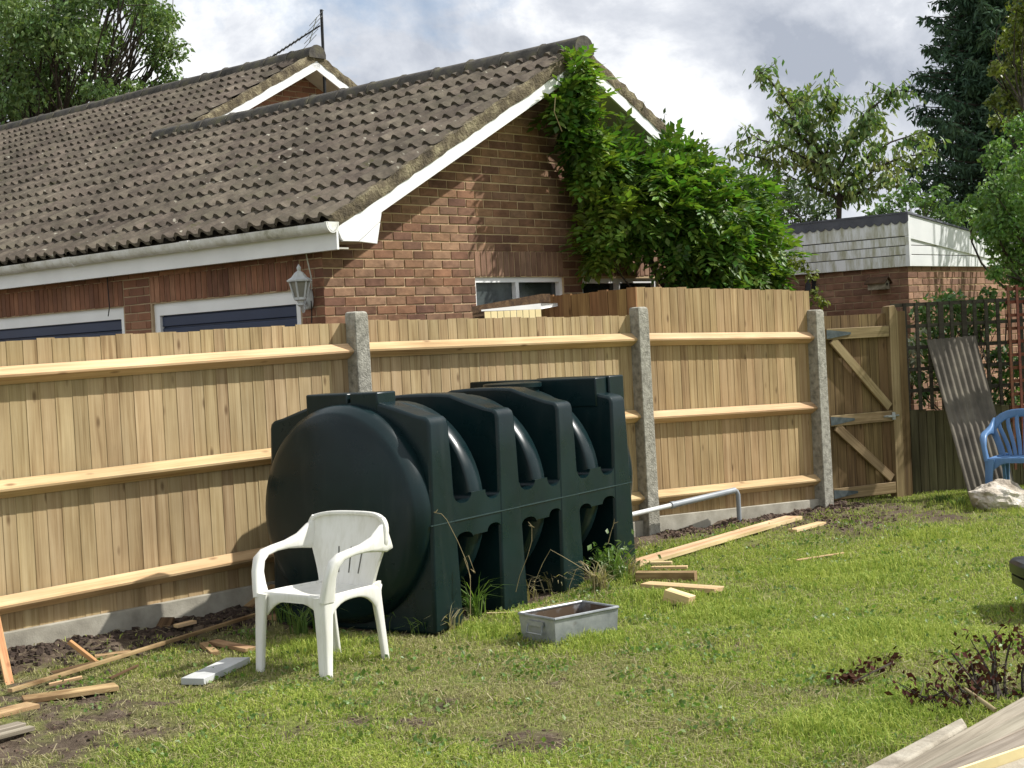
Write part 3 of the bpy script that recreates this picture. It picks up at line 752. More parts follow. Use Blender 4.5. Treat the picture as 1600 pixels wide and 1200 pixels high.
# verges: lumpy mortar strip, white barge board, soffit
def verge(s, t_lo, z_lo, t_hi, z_hi, sgn, oh, soff=True, box=False):
    d = (G * (t_hi - t_lo) + Z * (z_hi - z_lo)); ln = d.length; d.normalize(); nn = (Z - d * Z.dot(d)).normalized()
    o = hp(t_lo, s, z_lo); k = int(ln / .075); b = MB(); rr = []
    for i in range(k + 1):
        u = ln * i / k; p = o + d * u; j = lambda a: rg.uniform(-a, a)
        rr.append([p + N * (.004 + j(.006)) + nn * (-.084 + j(.007)), p + N * (.008 + j(.010)) + nn * (-.03 + j(.012)), p + N * (.002 + j(.010)) + nn * (.020 + j(.012)), p - N * .05 + nn * (.020 + j(.010)), p - N * .06 + nn * -.08])
    b.rings(rr); b.build('verge', M['verge'], house, fix=True, smooth=60)
    bb = MB().prism([(0, -.186), (ln, -.186), (ln, -.078), (0, -.078)], o - N * .004, d, nn, -N * .022)
    bb.build('barge_board', M['upvc'], house)
    if soff: MB().obox(o + nn * -.18 - N * .03, d * ln, nn * .012, -N * (oh - .02)).build('soffit', M['soffit'], house)
verge(-OV, ET - .02, EZ, TR, ZR + .01, 1, OV); verge(-OV, TR + WR * cf + .02, EZ, TR, ZR + .01, -1, OV)
verge(S_M, ET + 3.3 * cf, EZ + 3.3 * sf, tt, zt + .01, 1, .35); verge(S_M, tt + 4 * cf, zt - 4 * sf, tt, zt + .01, -1, .35)
# boxed eaves end: two grooved boards
def gtz(px, py):
    p = onplane(px, py, HC + N * (OV - .004), N) - HC; return p.dot(G), p.z
bl, brr, tr_, tl_ = gtz(536, 377), gtz(590, 381), gtz(599, 317), gtz(538, 353)
def lerp(a, b, f): return (a[0] + (b[0] - a[0]) * f, a[1] + (b[1] - a[1]) * f)
quad = [((bl), brr, lerp(brr, tr_, .46), lerp(bl, bl, 0)), (bl, lerp(brr, tr_, .48), tr_, lerp(bl, tl_, .35)), ]
pc = [[(bl[0] + .17, bl[1]), brr, lerp(brr, tr_, .52)], [bl, (bl[0] + .165, bl[1]), lerp(brr, tr_, .54), lerp(brr, tr_, .97), (bl[0], bl[1] + .06)]]
for q in pc:
    MB().prism(q, HC + N * (OV - .006), G, Z, -N * .02).build('boxed_eaves_end', M['upvc'], house, bevel=.004)
MB().obox(hp(bl[0], -OV + .03, bl[1] + .004), G * (brr[0] - bl[0]), L * (OV - .04), Z * .01).build('soffit', M['soffit'], house)
# eaves: soffit, fascia, gutter
MB().obox(hp(-AO, -OV + .03, 2.468), L * 18, G * .12, Z * .012).build('soffit', M['soffit'], house)
MB().obox(hp(-AO - .02, -OV + .005, 2.462), L * 18, G * .02, Z * .17).build('fascia', M['upvc'], house)
b = MB(); prof = [(-.14 - .055 * (1 - math.cos(a)), 2.665 - .075 * math.sin(a)) for a in np.linspace(0, math.pi, 9)]
prof2 = [(t * 1.0, z) for t, z in prof]
rr = []
for s in (-OV - .02, 18): rr.append([hp(t, s, z) for t, z in prof] + [hp(-.14 - .055 + .048 * math.cos(a), s, 2.665 - .066 * math.sin(a)) for a in np.linspace(math.pi, 0, 9)])
gut = b.rings(rr).build('gutter', M['gutter'], house, fix=True, smooth=40)
for s in (-OV - .02, 1.35, 3.1, 4.9):
    b = MB(); rr = []
    wd = .02 if s < 0 else .11
    for q in (0, wd): rr.append([hp(-.195 + .066 * math.cos(a), s + q, 2.668 - .084 * math.sin(a)) for a in np.linspace(0, math.pi, 10)])
    b.rings(rr).build('gutter_bracket', M['gutter'], gut, fix=True, smooth=40)

# cables on the wall
def cable(pts, r, name, m): return MB().tube(pts, r, 5).build(name, m, house, smooth=60)
fp = lambda x, y, o=.02: onplane(x, y, HC - G * o, G)
cable([fp(477, 390, .03), fp(481, 410, .03), fp(486, 432, .03), fp(487, 452, .03)], .006, 'cable', M['soffit'])
cable([fp(167, 428), fp(169, 455), fp(171, 480), fp(169, 494, .06)], .005, 'cable', M['black'])
cable([fp(486, 470, .05), fp(487, 485, .03), fp(487, 505, .03)], .005, 'cable', M['black'])

# wall lantern at the corner
lp = fp(483, 465, .0); LT = thing('wall_lantern', 'grey-white coach lantern on the garage wall above the blue door', 'lamp', lp)
lc = lp - G * .17 + L * .16 * 0 + Z * .02
lc = onplane(468, 440, lp - G * .16, G)                # lantern body axis, 16 cm off the wall
px_m = 2404 / 11.9
def ring(c, r, n=6, ph=.3): return [c + V((math.cos(2 * math.pi * i / n + ph) * r, math.sin(2 * math.pi * i / n + ph) * r, 0)) for i in range(n)]
zt_ = lc.z
MB().rings([ring(V((lc.x, lc.y, zt_ + h)), r) for h, r in ((.0, .098), (.012, .10), (.035, .062), (.07, .034), (.085, .012), (.095, .016), (.108, .018), (.122, .010), (.135, .002))]).build('roof', M['lamp_grey'], LT, fix=True)
MB().rings([ring(V((lc.x, lc.y, zt_ + h)), r) for h, r in ((-.002, .074), (-.125, .044))]).build('glass', M['lamp_glass'], LT, fix=True)
b = MB()
for i in range(6):
    a, c = ring(lc, .080)[i], ring(V((lc.x, lc.y, zt_ - .13)), .048)[i]; b.tube([a, c], .008, 5)
b.rings([ring(V((lc.x, lc.y, zt_ + h)), r) for h, r in ((-.122, .05), (-.14, .052), (-.15, .03), (-.17, .022), (-.18, .03), (-.195, .012))])
b.build('cage', M['lamp_grey'], LT, fix=True)
MB().tube([V((lc.x, lc.y, zt_ - .17)), V((lc.x, lc.y, zt_ - .20)) + (lp - lc) * .25, lp + V((0, 0, -.04)) - G * .05, lp - G * .01 + Z * -.01], .014, 6).build('arm', M['lamp_grey'], LT, smooth=50)
bp = [(.055 * math.copysign(abs(math.cos(a)) ** .7, math.cos(a)), .085 * math.copysign(abs(math.sin(a)) ** .7, math.sin(a))) for a in np.linspace(0, 2 * math.pi, 16)[:-1]]
MB().prism(bp, lp - G * .0 - Z * .01, L, Z, -G * .035).build('back_plate', M['lamp_grey'], LT, bevel=.008)

# aerial mast on the main gable
mz = atd(502, 15, 19.9); AM = thing('aerial_mast', 'thin dark pole with a yagi aerial above the far gable', 'aerial', (mz.x, mz.y, 4.0))
lo_ = atd(508, 160, 19.9); MB().tube([V((lo_.x, lo_.y, lo_.z - .15)), mz], .02, 7).build('pole', M['black'], AM, smooth=50)
a, c = atd(500, 40, 19.85), atd(412, 97, 20.6)
bm_ = MB().tube([a, c], .011, 5).build('boom', M['black'], AM)
dd = (c - a).normalized(); sd_ = V((.5, -.75, .25)).normalized()
b = MB()
for i in range(10): q = a.lerp(c, .30 + i * .07); b.tube([q - sd_ * .12, q + sd_ * .12], .004, 4)
b.build('elements', M['steel'], bm_)
q = a.lerp(c, .12); up_ = V((.35, -.2, .9)).normalized(); b = MB()
for i in range(5): b.tube([q + up_ * (-.16 + i * .08) - sd_ * .22, q + up_ * (-.16 + i * .08) + sd_ * .22], .004, 4)
b.tube([q - up_ * .17, q + up_ * .17], .007, 4); b.build('reflector', M['steel'], bm_)

# ------------------------------------------------------------------ concrete posts and close board fence
def post(P, ztop, label, d, lean=0):
    dx = d; dy = V((d.y, -d.x, 0)); hw = .062; b = MB(); rr = []
    o = P + dy * .03
    for z, k, bow in ((-.3, 1.08, 0), (.4, 1.06, 0), (1.0, 1.0, 0), (ztop - .07, .96, 0), (ztop - .03, .94, .03), (ztop - .008, .86, .03), (ztop, .6, .02)):
        pts = []
        for (x, y) in ((-1, -1), (-.35, -1), (-.35, -.55), (.35, -.55), (.35, -1), (1, -1), (1, 1.02), (-1, 1.02)):
            if z > ztop - .1: y = max(y, -.9)
            pts.append(o + dx * (x * hw * k + lean * z) + dy * (y * hw * (k if y > 0 else 1)) + Z * z)
        rr.append(pts)
    o_ = b.rings(rr).build('concrete_fence_post', M['concrete'], at=P, fix=True, bevel=.006)
    return tag(o_, label, 'fence post', 'concrete posts of the close board fence')
d23 = (P3 - P2).normalized()
def ztop_of(px, py, P, n): return onplane(px, py, P, n).z
c12 = V((d12.y, -d12.x, 0)); c23 = V((d23.y, -d23.x, 0))
post(P1, ztop_of(557, 487, P1, c12), 'concrete fence post rising behind the left end of the green tank', d12)
post(P2, ztop_of(994, 480, P2, c12), 'concrete fence post between the low and the tall fence boards', d23)
post(P3, ztop_of(1271, 484, P3, c23), 'concrete fence post that the wooden gate hangs beside', d23)
post(P0, 1.75, 'concrete fence post at the far left end of the fence', d12)

def bay(A, B, label, top, rails, grav, gravb, bm_key, rail_key='rail', bolts=False):
    """A,B post centres; top = ((px,py),(px,py)); rails = list of nose lines; boards behind, rails toward the lawn"""
    d = (B - A).normalized(); f = V((d.y, -d.x, 0)); ln = (B - A).length
    T = thing('close_board_fence', label, 'fence', A, 'close board fence bays')
    def line(q, off):
        pts = [onplane(x, y, A + f * off, f) for x, y in q]
        u = [(p - A).dot(d) for p in pts]; z = [p.z for p in pts]
        return lambda s: z[0] + (z[1] - z[0]) * (s - u[0]) / (u[1] - u[0])
    zt, zg, zb = line(top, -.02), line(grav, .0), line(gravb, .02)
    s = .035; rg = random.Random(int(ln * 1000) + bm_key.__hash__() % 1)
    i = 0
    while s < ln - .03:
        w = .097 + rg.uniform(-.016, .014); w = min(w, ln - .03 - s) if ln - .03 - s < .12 else w
        z0, z1 = zg(s + w / 2) - .012, zt(s + w / 2) + rg.uniform(-.006, .006)
        p = A + d * s - f * (.012) + Z * z0; h = z1 - z0
        # local X up, Y along the fence, feather edge
        b = MB(); wb = w + .018; j = rg.uniform(-.003, .003)
        sec = [(-.002, -.012), (wb, -.015), (wb, -.0085), (-.002, -.0052)]
        a_ = [(0, y, z) for y, z in sec] + [(h, y + j, z) for y, z in sec]
        b.add(a_, [(0, 1, 2, 3)[::-1], (4, 5, 6, 7), (0, 1, 5, 4), (1, 2, 6, 5), (2, 3, 7, 6), (3, 0, 4, 7)])
        fr_ = frame(p, Z, d)
        if fr_[1].col[2].dot(f) < 0:
            b = MB(); a_ = [(x, y, -z) for x, y, z in a_]; b.add(a_, [(0, 1, 2, 3), (7, 6, 5, 4), (4, 5, 1, 0), (5, 6, 2, 1), (6, 7, 3, 2), (7, 4, 0, 3)])
        b.build('board', M[bm_key], T, fr=fr_, fix=True)
        s += w
    for q in rails:
        zr = line(q, .062); e0, e1 = .045, ln - .045
        if rg.random() < 2:
            p0 = A + d * e0 + Z * zr(e0); p1 = A + d * e1 + Z * zr(e1)
            b = MB(); sec = [(0.062, .006), (.060, -.008), (-.006, -.052), (-.006, .056)]
            D_ = (p1 - p0); LL = D_.length; fr_ = frame(p0, D_, f)
            b.add([(x, y, z * (1 if fr_[1].col[2].z > 0 else -1)) for x in (0, LL) for y, z in sec], [(0, 1, 2, 3), (7, 6, 5, 4), (0, 4, 5, 1), (1, 5, 6, 2), (2, 6, 7, 3), (3, 7, 4, 0)])
            b.build('rail', M[rail_key], T, fr=fr_, fix=True)
    # gravel board
    p0 = A + d * .03 - f * .02; L_ = ln - .06
    z00, z01, z10, z11 = zb(0) - .12, zb(ln) - .12, zg(0) - .002, zg(ln) - .002
    b = MB(); vs = []
    for y in (0, .045):
        vs += [p0 + f * y + Z * z00, p0 + d * L_ + f * y + Z * z01, p0 + d * L_ + f * y + Z * z11, p0 + f * y + Z * z10]
    b.add(vs, [(0, 1, 2, 3), (7, 6, 5, 4), (0, 4, 5, 1), (1, 5, 6, 2), (2, 6, 7, 3), (3, 7, 4, 0)])
    b.build('gravel_board', M['gravel'], T, fix=True, bevel=.004)
    return T
bay(P0, P1, 'fence bay of pale boards at the left, behind the white chair', ((0, 533), (543, 504)), [((0, 588), (540, 549.5)), ((0, 767), (435, 713)), ((0, 950), (420, 869.5))], ((6, 988), (417, 910)), ((18, 1032), (234, 990)), 'board')
bay(P1, P2, 'low fence bay of pale boards directly behind the green tank', ((573, 501), (980, 493)), [((577, 547), (987, 531)), ((577, 690), (990, 652)), ((577, 838), (1000, 780))], ((570, 884), (1005, 812)), ((570, 920), (1010, 838)), 'board')
bay(P2, P3, 'tall fence bay right of the tank with boards rising above its posts', ((994.5, 448), (1258.5, 454)), [((1008, 530.5), (1267.5, 527.5)), ((1014, 653.5), (1273.5, 637.5)), ((1021.5, 778), (1278, 751))], ((1023, 807), (1276, 779)), ((1024, 833), (1278, 803)), 'board_tall')

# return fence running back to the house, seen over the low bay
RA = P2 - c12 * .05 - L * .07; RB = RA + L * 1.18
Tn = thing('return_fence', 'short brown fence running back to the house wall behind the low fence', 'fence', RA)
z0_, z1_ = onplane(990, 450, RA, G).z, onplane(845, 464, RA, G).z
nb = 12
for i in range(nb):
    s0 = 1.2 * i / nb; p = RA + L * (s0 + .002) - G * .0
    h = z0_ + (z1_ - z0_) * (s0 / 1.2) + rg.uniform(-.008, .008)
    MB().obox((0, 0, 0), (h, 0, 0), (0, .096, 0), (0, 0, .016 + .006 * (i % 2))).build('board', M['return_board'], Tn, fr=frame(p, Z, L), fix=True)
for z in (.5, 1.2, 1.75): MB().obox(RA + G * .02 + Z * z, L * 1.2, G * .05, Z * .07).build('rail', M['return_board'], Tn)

# log store by the gable: brown roof edge, white sheet, cream slats
ls0, ls1 = atd(738, 486, 12.75), atd(846, 466, 13.35)
LS = thing('log_store', 'small lean-to store with cream slats and a brown roof edge below the gable window', 'log store', (ls0.x, ls0.y, 0))
dv = (ls1 - ls0); up = V((0, 0, .075))
MB().obox(ls0 - up * .5, dv, up, G * .12).build('roof_edge', M['dark_timber'], LS)
MB().obox(ls0 + V((.0, 0, -.6)), dv.normalized() * .13, (0, 0, .58), G * .1).build('corner_post', M['dark_timber'], LS)
ws0, ws1 = atd(752, 484, 12.78), atd(845, 474, 13.3)
MB().add([ws0, ws1, ws1 + V((0, 0, .0)) + Z * .0 + (Z * -.05), ws0 - Z * .012, ws0 + G * .3 + Z * .0, ws1 + G * .3 + Z * .0, ws1 + G * .3 - Z * .02, ws0 + G * .3 - Z * .02], [(0, 1, 5, 4), (3, 2, 1, 0), (7, 6, 2, 3), (4, 5, 6, 7)]).build('white_sheet', M['white'], LS)
k0, k1 = atd(757, 487, 12.7), atd(846, 483, 13.2); kd = (k1 - k0)
for i in range(9):
    q = k0 + kd * (i / 9)
    MB().obox(q - Z * .75, kd * (.075), Z * .75, G * .02).build('slat', M['cream'], LS)
MB().obox(k0 - Z * .8 + G * .03, kd, Z * .72, G * .02).build('back_panel', M['dark_timber'], LS)

# ------------------------------------------------------------------ gate
gd = (GB - GA).normalized(); gf = V((gd.y, -gd.x, 0)); gl = (GB - GA).length
GT = thing('garden_gate', 'wooden ledged and braced garden gate with long strap hinges', 'gate', GA)
def gpl(px, py, off=.0): return onplane(px, py, GA + gf * off, gf)
zt0, zt1 = gpl(1288, 492).z, gpl(1372, 492).z; zb0, zb1 = gpl(1303, 788).z, gpl(1390, 780).z
for i in range(7):
    s0 = gl * i / 7; p = GA + gd * (s0 + .002)
    h = (zt0 + zt1) / 2
    MB().obox((0, 0, 0), (h - .05 - zb1, 0, 0), (0, gl / 7 - .006, 0), (0, 0, .018)).build('board', M['gate_board'], GT, fr=frame(V((p.x, p.y, .05 + zb1)), Z, gd), fix=True)
zl = [(gpl(1287, 520, .03).z, gpl(1373, 521, .03).z, .105), (gpl(1296, 659, .03).z, gpl(1380, 650, .03).z, .10), (gpl(1301, 770, .03).z, gpl(1388, 765, .03).z, .105)]
def strip(a, b, w, t, name, m, par, off):
    D_ = b - a; fr_ = frame(a, D_, D_.cross(gf)); n_ = fr_[1].col[2]; s_ = 1 if n_.dot(gf) > 0 else -1
    return MB().obox((0, -w / 2, off * s_), (D_.length, 0, 0), (0, w, 0), (0, 0, t * s_)).build(name, m, par, fr=fr_, fix=True, bevel=.004)
for (a, c, h) in zl:
    zz = (a + c) / 2; strip(GA + gd * .01 + Z * zz, GA + gd * (gl - .012) + Z * zz, h, .03, 'ledge', M['rail_worn'], GT, .021)
zc = [(a + c) / 2 for a, c, h in zl]
strip(GA + gd * .08 + Z * (zc[0] - .055), GA + gd * (gl - .04) + Z * (zc[1] + .085), .085, .028, 'brace', M['rail_worn'], GT, .021)
strip(GA + gd * .08 + Z * (zc[1] - .055), GA + gd * (gl - .05) + Z * (zc[2] + .09), .085, .028, 'brace', M['rail_worn'], GT, .021)
for zz in zc:
    a = GA + gd * .0 + Z * zz; b = MB()
    b.prism([(0, -.04), (.03, -.04), (.29, -.010), (.29, .010), (.03, .04), (0, .04)], a + gf * .0525, gd, Z, gf * .006)
    hg = b.build('strap_hinge', M['hinge'], GT)
la = GA + gd * (gl - .06) + Z * zc[1] + gf * .055
b = MB().box(la, (.11, .03, .02)).box(la + gd * .05, (.03, .04, .07)); b.tube([la - gd * .07, la + gd * .12], .009, 6); b.build('latch', M['steel'], GT)
# gate posts
gp = GB + gd * .055; gz = onplane(1372, 478, gp, gf).z
o = MB().prism([(0, -.055), (0, .055), (gz - .06, .055), (gz, .02), (gz - .01, -.055)], (0, 0, -.045), V((1, 0, 0)), V((0, 1, 0)), V((0, 0, .09))).build('gate_post', M['rail_worn'], fr=frame(gp, Z, gd), fix=True, bevel=.004)
tag(o, 'wooden gate post with a sloping top beside the gate latch', 'gate post')
gp2 = GB + gd * .17 - gf * .02
o = MB().obox((0, -.05, -.05), (gz - .06, 0, 0), (0, .1, 0), (0, 0, .1)).build('gate_post', M['gate_board'], fr=frame(gp2, Z, gd), fix=True, bevel=.004)
tag(o, 'square brown post between the gate and the dark trellis', 'gate post')

# ------------------------------------------------------------------ old fence with trellis
fd = (FB - FA).normalized(); ff = V((fd.y, -fd.x, 0)); fl = (FB - FA).length
OF = thing('old_trellis_fence', 'old greenish low fence with dark trellis on top, right of the gate', 'fence', FA)
zf = onplane(1450, 640, FA, ff).z; ztr = onplane(1450, 472, FA, ff).z
s = -.12
while s < fl:
    w = .088
    MB().obox((0, 0, 0), (zf + rg.uniform(-.02, .01), 0, 0), (0, w - .008, 0), (0, 0, .018 + rg.uniform(0, .014))).build('board', M['old_fence'], OF, fr=frame(FA + fd * s, Z, fd), fix=True); s += w
i = 0; s = .02
while s < fl:
    w = .05 if i in (3, 5) else .032
    MB().obox(FA + fd * s + Z * zf + ff * .016, fd * w, ff * .02, Z * (ztr - zf)).build('batten', M['trellis'], OF); s += .122; i += 1
for k in range(5):
    z = ztr - .035 - k * (ztr - zf) / 5
    MB().obox(FA - fd * .1 + Z * z - ff * .01, fd * (fl + .1), ff * .022, Z * .035).build('batten', M['trellis'], OF)

# red-brown trellis at the right edge
RT0 = atd(1572, 446, 14.6); rt_d = V((.93, .37, 0)).normalized(); RTt = thing('red_trellis', 'red-brown square trellis at the right edge in front of the brick wall', 'trellis', (RT0.x, RT0.y, 0))
for k in range(7): MB().obox(RT0 + rt_d * (k * .105) - Z * 1.75, rt_d * .028, V((.0, -.02, 0)), Z * 1.75).build('batten', M['red_trellis'], RTt)
for k in range(14): MB().obox(RT0 + rt_d * -.01 - Z * (.05 + k * .125), rt_d * .70, V((0, .02, 0)), Z * .03).build('batten', M['red_trellis'], RTt)

# corrugated sheet leaning on the old fence
c_tl, c_tr = onplane(1448, 531, FA + ff * .10, ff), onplane(1524, 524, FA + ff * .10, ff)
c_bl, c_br = gnd(1517, 786), gnd(1592, 780)
b = MB(); nu, nv = 49, 8; grid = []
nrm = (c_tr - c_tl).cross(c_bl - c_tl).normalized()
if nrm.y > 0: nrm = -nrm
for j in range(nv + 1):
    v = j / nv; row = []
    for i in range(nu + 1):
        u = i / nu; p = (c_tl.lerp(c_tr, u)).lerp(c_bl.lerp(c_br, u), v)
        row.append(p + nrm * (.009 * math.sin(u * 2 * math.pi * 8) - .03 * math.sin(math.pi * v) * 0 + rg.uniform(-.001, .001)))
    grid.append(row)
vs = [p for r in grid for p in r]; k = nu + 1; nn = len(vs)
vs += [p - nrm * .008 for p in vs]
fs = []
for j in range(nv):
    for i in range(nu):
        a = j * k + i; fs.append((a, a + 1, a + k + 1, a + k)); fs.append((nn + a, nn + a + k, nn + a + k + 1, nn + a + 1))
for j in range(nv):
    a = j * k; fs.append((a, a + k, nn + a + k, nn + a)); a = j * k + nu; fs.append((a, nn + a, nn + a + k, a + k))
for i in range(nu):
    fs.append((i, nn + i, nn + i + 1, i + 1)); a = nv * k + i; fs.append((a, a + 1, nn + a + 1, nn + a))
o = b.add(vs, fs).build('corrugated_sheet', M['asbestos'], at=c_bl, fix=True, smooth=50)
tag(o, 'grey-brown corrugated sheet leaning against the old fence', 'sheet')

# ------------------------------------------------------------------ brick shed with white cladding
SH = V((4.30, 16.5, 0))
shed = thing('brick_outbuilding', 'flat-roofed brick outbuilding with white clad top behind the gate', 'outbuilding', SH)
def sp(t, s, z): return SH + G * t + L * s + Z * z
zc0 = 2.287
lw = MB().obox(sp(.012, .1, 0), L * 3.0, G * .1, Z * 2.36).build('side_wall', M['mortar_dark'], shed)
rw = MB().obox(sp(.014, .012, 0), G * 3.6, L * .1, Z * 2.36).build('end_wall', M['mortar'], shed)
w1 = Wall(SH + G * .012, L, -G); w1.courses(.512, 2.35, 0, 2.6, [(1.05, 1.35, 0, 1.86)], 'shed_brick', 21)
w2 = Wall(SH + L * .012, G, N); w2.courses(.512, 2.35, 0, 3.5, [], 'shed_brick', 22)
emit_bricks([(w1, lw), (w2, rw)], 300)
MB().obox(sp(.03, 1.05, 1.2), L * .3, G * .03, Z * .66).build('window', M['upvc'], lw)
MB().obox(sp(.025, 1.09, 1.24), L * .22, G * .004, Z * .58).build('pane', M['door_blue'], lw)
zt2 = 2.845
# left side: four boards, felt with scalloped hem
bnd = [(2.285, 2.405), (2.413, 2.505), (2.513, 2.60), (2.61, zt2)]
for i, (a, c) in enumerate(bnd):
    MB().obox(sp(-.045 - .004 * i, -.05, a), L * 3.0, G * .03, Z * (c - a)).build('cladding_board', M['clad'], shed, bevel=.003)
MB().obox(sp(-.025, -.02, 2.29), L * 2.9, G * .02, Z * .54).build('backing', M['felt'], shed)
pts = []; ss = 0; pts.append((0, .0)); pts2 = [(-.06, .0), (-.06, -.03)]; n = 30
hem = []
for i in range(n):
    for q in np.linspace(0, 1, 6)[:-1]: hem.append((-.06 + (i + q) * .1, -.075 - .03 * math.sin(math.pi * q)))
hem.append((-.06 + n * .1, -.075))
poly = [(-.06, .02)] + hem + [(-.06 + n * .1, .02)]
MB().prism(poly, sp(-.066, 0, zt2), L, Z, G * .008).build('felt_hem', M['felt'], shed)
sl = math.tan(R_(6.0))
MB().prism([(-.07, 0), (3.7, 0 - 3.77 * sl), (3.7, .02 - 3.77 * sl), (-.07, .02)], sp(0, -.06, zt2), G, Z, L * 3.1).build('felt_roof', M['felt'], shed)
# right side: sloping fascia over horizontal boards that meet it
MB().prism([(-.045, -.26), (3.6, -.26 - 3.645 * sl), (3.6, -3.645 * sl - .004), (-.045, -.004)], sp(0, -.045, zt2), G, Z, L * .03).build('fascia_board', M['clad_clean'], shed, bevel=.003)
for (a, c) in bnd[:3]:
    e0 = min(3.5, max(.1, (zt2 - .26 - a) / sl - .045)); e1 = min(3.5, max(.02, (zt2 - .26 - c) / sl - .045))
    MB().prism([(-.03, a), (e0, a), (e1, c), (-.03, c)], sp(0, -.03, 0), G, Z, L * .025).build('cladding_board', M['clad_clean'], shed, bevel=.003)
MB().obox(sp(-.052, -.052, 2.285), G * .045, L * .045, Z * .55).build('corner_trim', M['clad_clean'], shed)

# bird box on the shed
bb0 = onplane(1374, 452, SH - G * .11, G)
BBx = thing('bird_box', 'small wooden nest box with pitched roof on the outbuilding wall', 'nest box', onplane(1374, 452, SH - G * .02, G))
fw_, hh = .12, .085
body = [(-fw_ / 2, 0), (fw_ / 2, 0), (fw_ / 2, hh), (0, hh + .045), (-fw_ / 2, hh)]
# faces along N (toward the camera side), ridge along wall
Bd = N; Bx = V((-N.y, N.x, 0))
bc = onplane(1386, 452, SH - G * .09, G)
MB().prism(body, bc - Bd * .0, -G, Z, -Bd * .0 + L * .20).build('body', M['grey_wood'], BBx, bevel=.003)
for sgn in (-1, 1):
    MB().obox(bc + G * (sgn * 0) + Z * (hh + .052) - L * .02, -G * (sgn * .09), L * .24, Z * .0 + V((0, 0, -.012))).build('roof', M['dark_timber'], BBx) if False else \
    MB().add([bc + Z * (hh + .056) - L * .025, bc - G * (sgn * .085) + Z * (hh - .012) - L * .025, bc - G * (sgn * .085) + Z * (hh - .012) + L * .225, bc + Z * (hh + .056) + L * .225,
              bc + Z * (hh + .044) - L * .025, bc - G * (sgn * .085) + Z * (hh - .024) - L * .025, bc - G * (sgn * .085) + Z * (hh - .024) + L * .225, bc + Z * (hh + .044) + L * .225],
             [(0, 1, 2, 3), (7, 6, 5, 4), (0, 4, 5, 1), (1, 5, 6, 2), (2, 6, 7, 3), (3, 7, 4, 0)]).build('roof', M['dark_timber'], BBx, fix=True)
MB().prism([(.018 * math.cos(a), .018 * math.sin(a)) for a in np.linspace(0, 6.283, 13)[:-1]], bc + L * -.002 + Z * .055, G, Z, -L * .003).build('entrance_hole', M['black'], BBx)
MB().obox(bc - G * -.055 + L * .05, L * .1, G * .04, Z * .08).build('bracket', M['dark_timber'], BBx)

# black lamp bracket on the shed
lb = onplane(1276, 452, SH - G * .0, G)
o = MB().obox(lb - G * .02, L * .05, G * .015, Z * .12).tube([lb + Z * .1 + L * .02, lb + Z * .115 + L * .02 - G * .12, lb + Z * .07 + L * .02 - G * .15], .012, 6).box(lb + L * .02 - G * .15 + Z * .03, (.07, .07, .09), taper=.6).build('outside_lamp', M['black'], at=lb, bevel=.003)
tag(o, 'small black lamp on the outbuilding wall above the tall fence', 'lamp')

# ------------------------------------------------------------------ oil tank
TX, TY = TANK_A, -TANK_N
def tp(x, y, z): return TANK_O + TX * x + TY * y + Z * z
tank = thing('oil_tank', 'big ribbed dark green plastic oil tank standing on the lawn', 'oil tank', TANK_O)
TW = 1.24; cy_, cz_ = TW / 2, .70
rr = []
for x, sc_, sz_ in ((-.185, .02, .02), (-.183, .25, .25), (-.172, .5, .5), (-.155, .72, .72), (-.135, .86, .86), (-.118, .925, .925), (-.104, .945, .945), (-.095, .952, .952), (-.07, .985, .985), (-.03, 1, 1), (.05, 1, 1), (.10, .99, .985), (.16, .68, .80), (2.32, .68, .80), (2.38, .99, .985), (2.50, 1, 1), (2.55, .97, .97), (2.60, .85, .85), (2.64, .5, .5), (2.655, .02, .02)):
    rr.append([tp(x, cy_ + .612 * sc_ * math.cos(a), cz_ + .665 * sz_ * math.sin(a)) for a in np.linspace(0, 2 * math.pi, 73)[:-1]])
MB().rings(rr).build('body', M['tank'], tank, fix=True, smooth=45)
RIBS = [(.0, .24), (.73, .98), (1.47, 1.72), (2.22, 2.47)]
def rib(x0, x1, top, sh, cen):
    c = (x0 + x1) / 2
    half = [(.0, 0), (.0, .3), (.0, .7), (.0, 1.0), (.004, sh - .05), (.012, sh - .02), (.035, sh - .002), (.10, sh + .012), (.24, sh + .055), (.37, cen - .008), (.5, cen), (.62, cen)]
    pl = half + [(TW - y, z) for y, z in half[::-1][1:]]
    h = lambda z: .152 - .054 * min(z, 1.3) / 1.3
    b = MB(); n = len(pl)
    a_ = [tp(c - h(z), y, z) for y, z in pl]; c_ = [tp(c + h(z), y, z) for y, z in pl]
    fs = [tuple(range(n)), tuple(range(2 * n - 1, n - 1, -1))] + [(i, i + n, (i + 1) % n + n, (i + 1) % n) for i in range(n)]
    b.add(a_ + c_, fs); return b.build('rib', M['tank'], tank, fix=True, bevel=.018)
for i, (a, c) in enumerate(RIBS): rib(a, c, True, 1.275 if i else 1.275, (1.375, 1.385, 1.385, 1.33)[i])
def plinth(x0, x1, y0, y1, z0, z1): MB().obox(tp(x0, y0, z0), TX * (x1 - x0), TY * (y1 - y0), Z * (z1 - z0)).build('lid', M['tank'], tank, bevel=.010)
plinth(.02, .21, .375, .585, 1.30, 1.432); plinth(.02, .22, .605, .93, 1.30, 1.43)
plinth(2.235, 2.40, .12, 1.20, 1.20, 1.408); plinth(2.40, 2.62, .10, .72, 1.15, 1.412)
MB().rings([[tp(1.98 + r * math.cos(a), .66 + r * math.sin(a), z) for a in np.linspace(0, 6.283, 25)[:-1]] for r, z in ((.19, 1.2), (.19, 1.36), (.21, 1.365), (.21, 1.395), (.19, 1.40), (.05, 1.405))]).build('filler_cap', M['tank'], tank, fix=True, smooth=40)
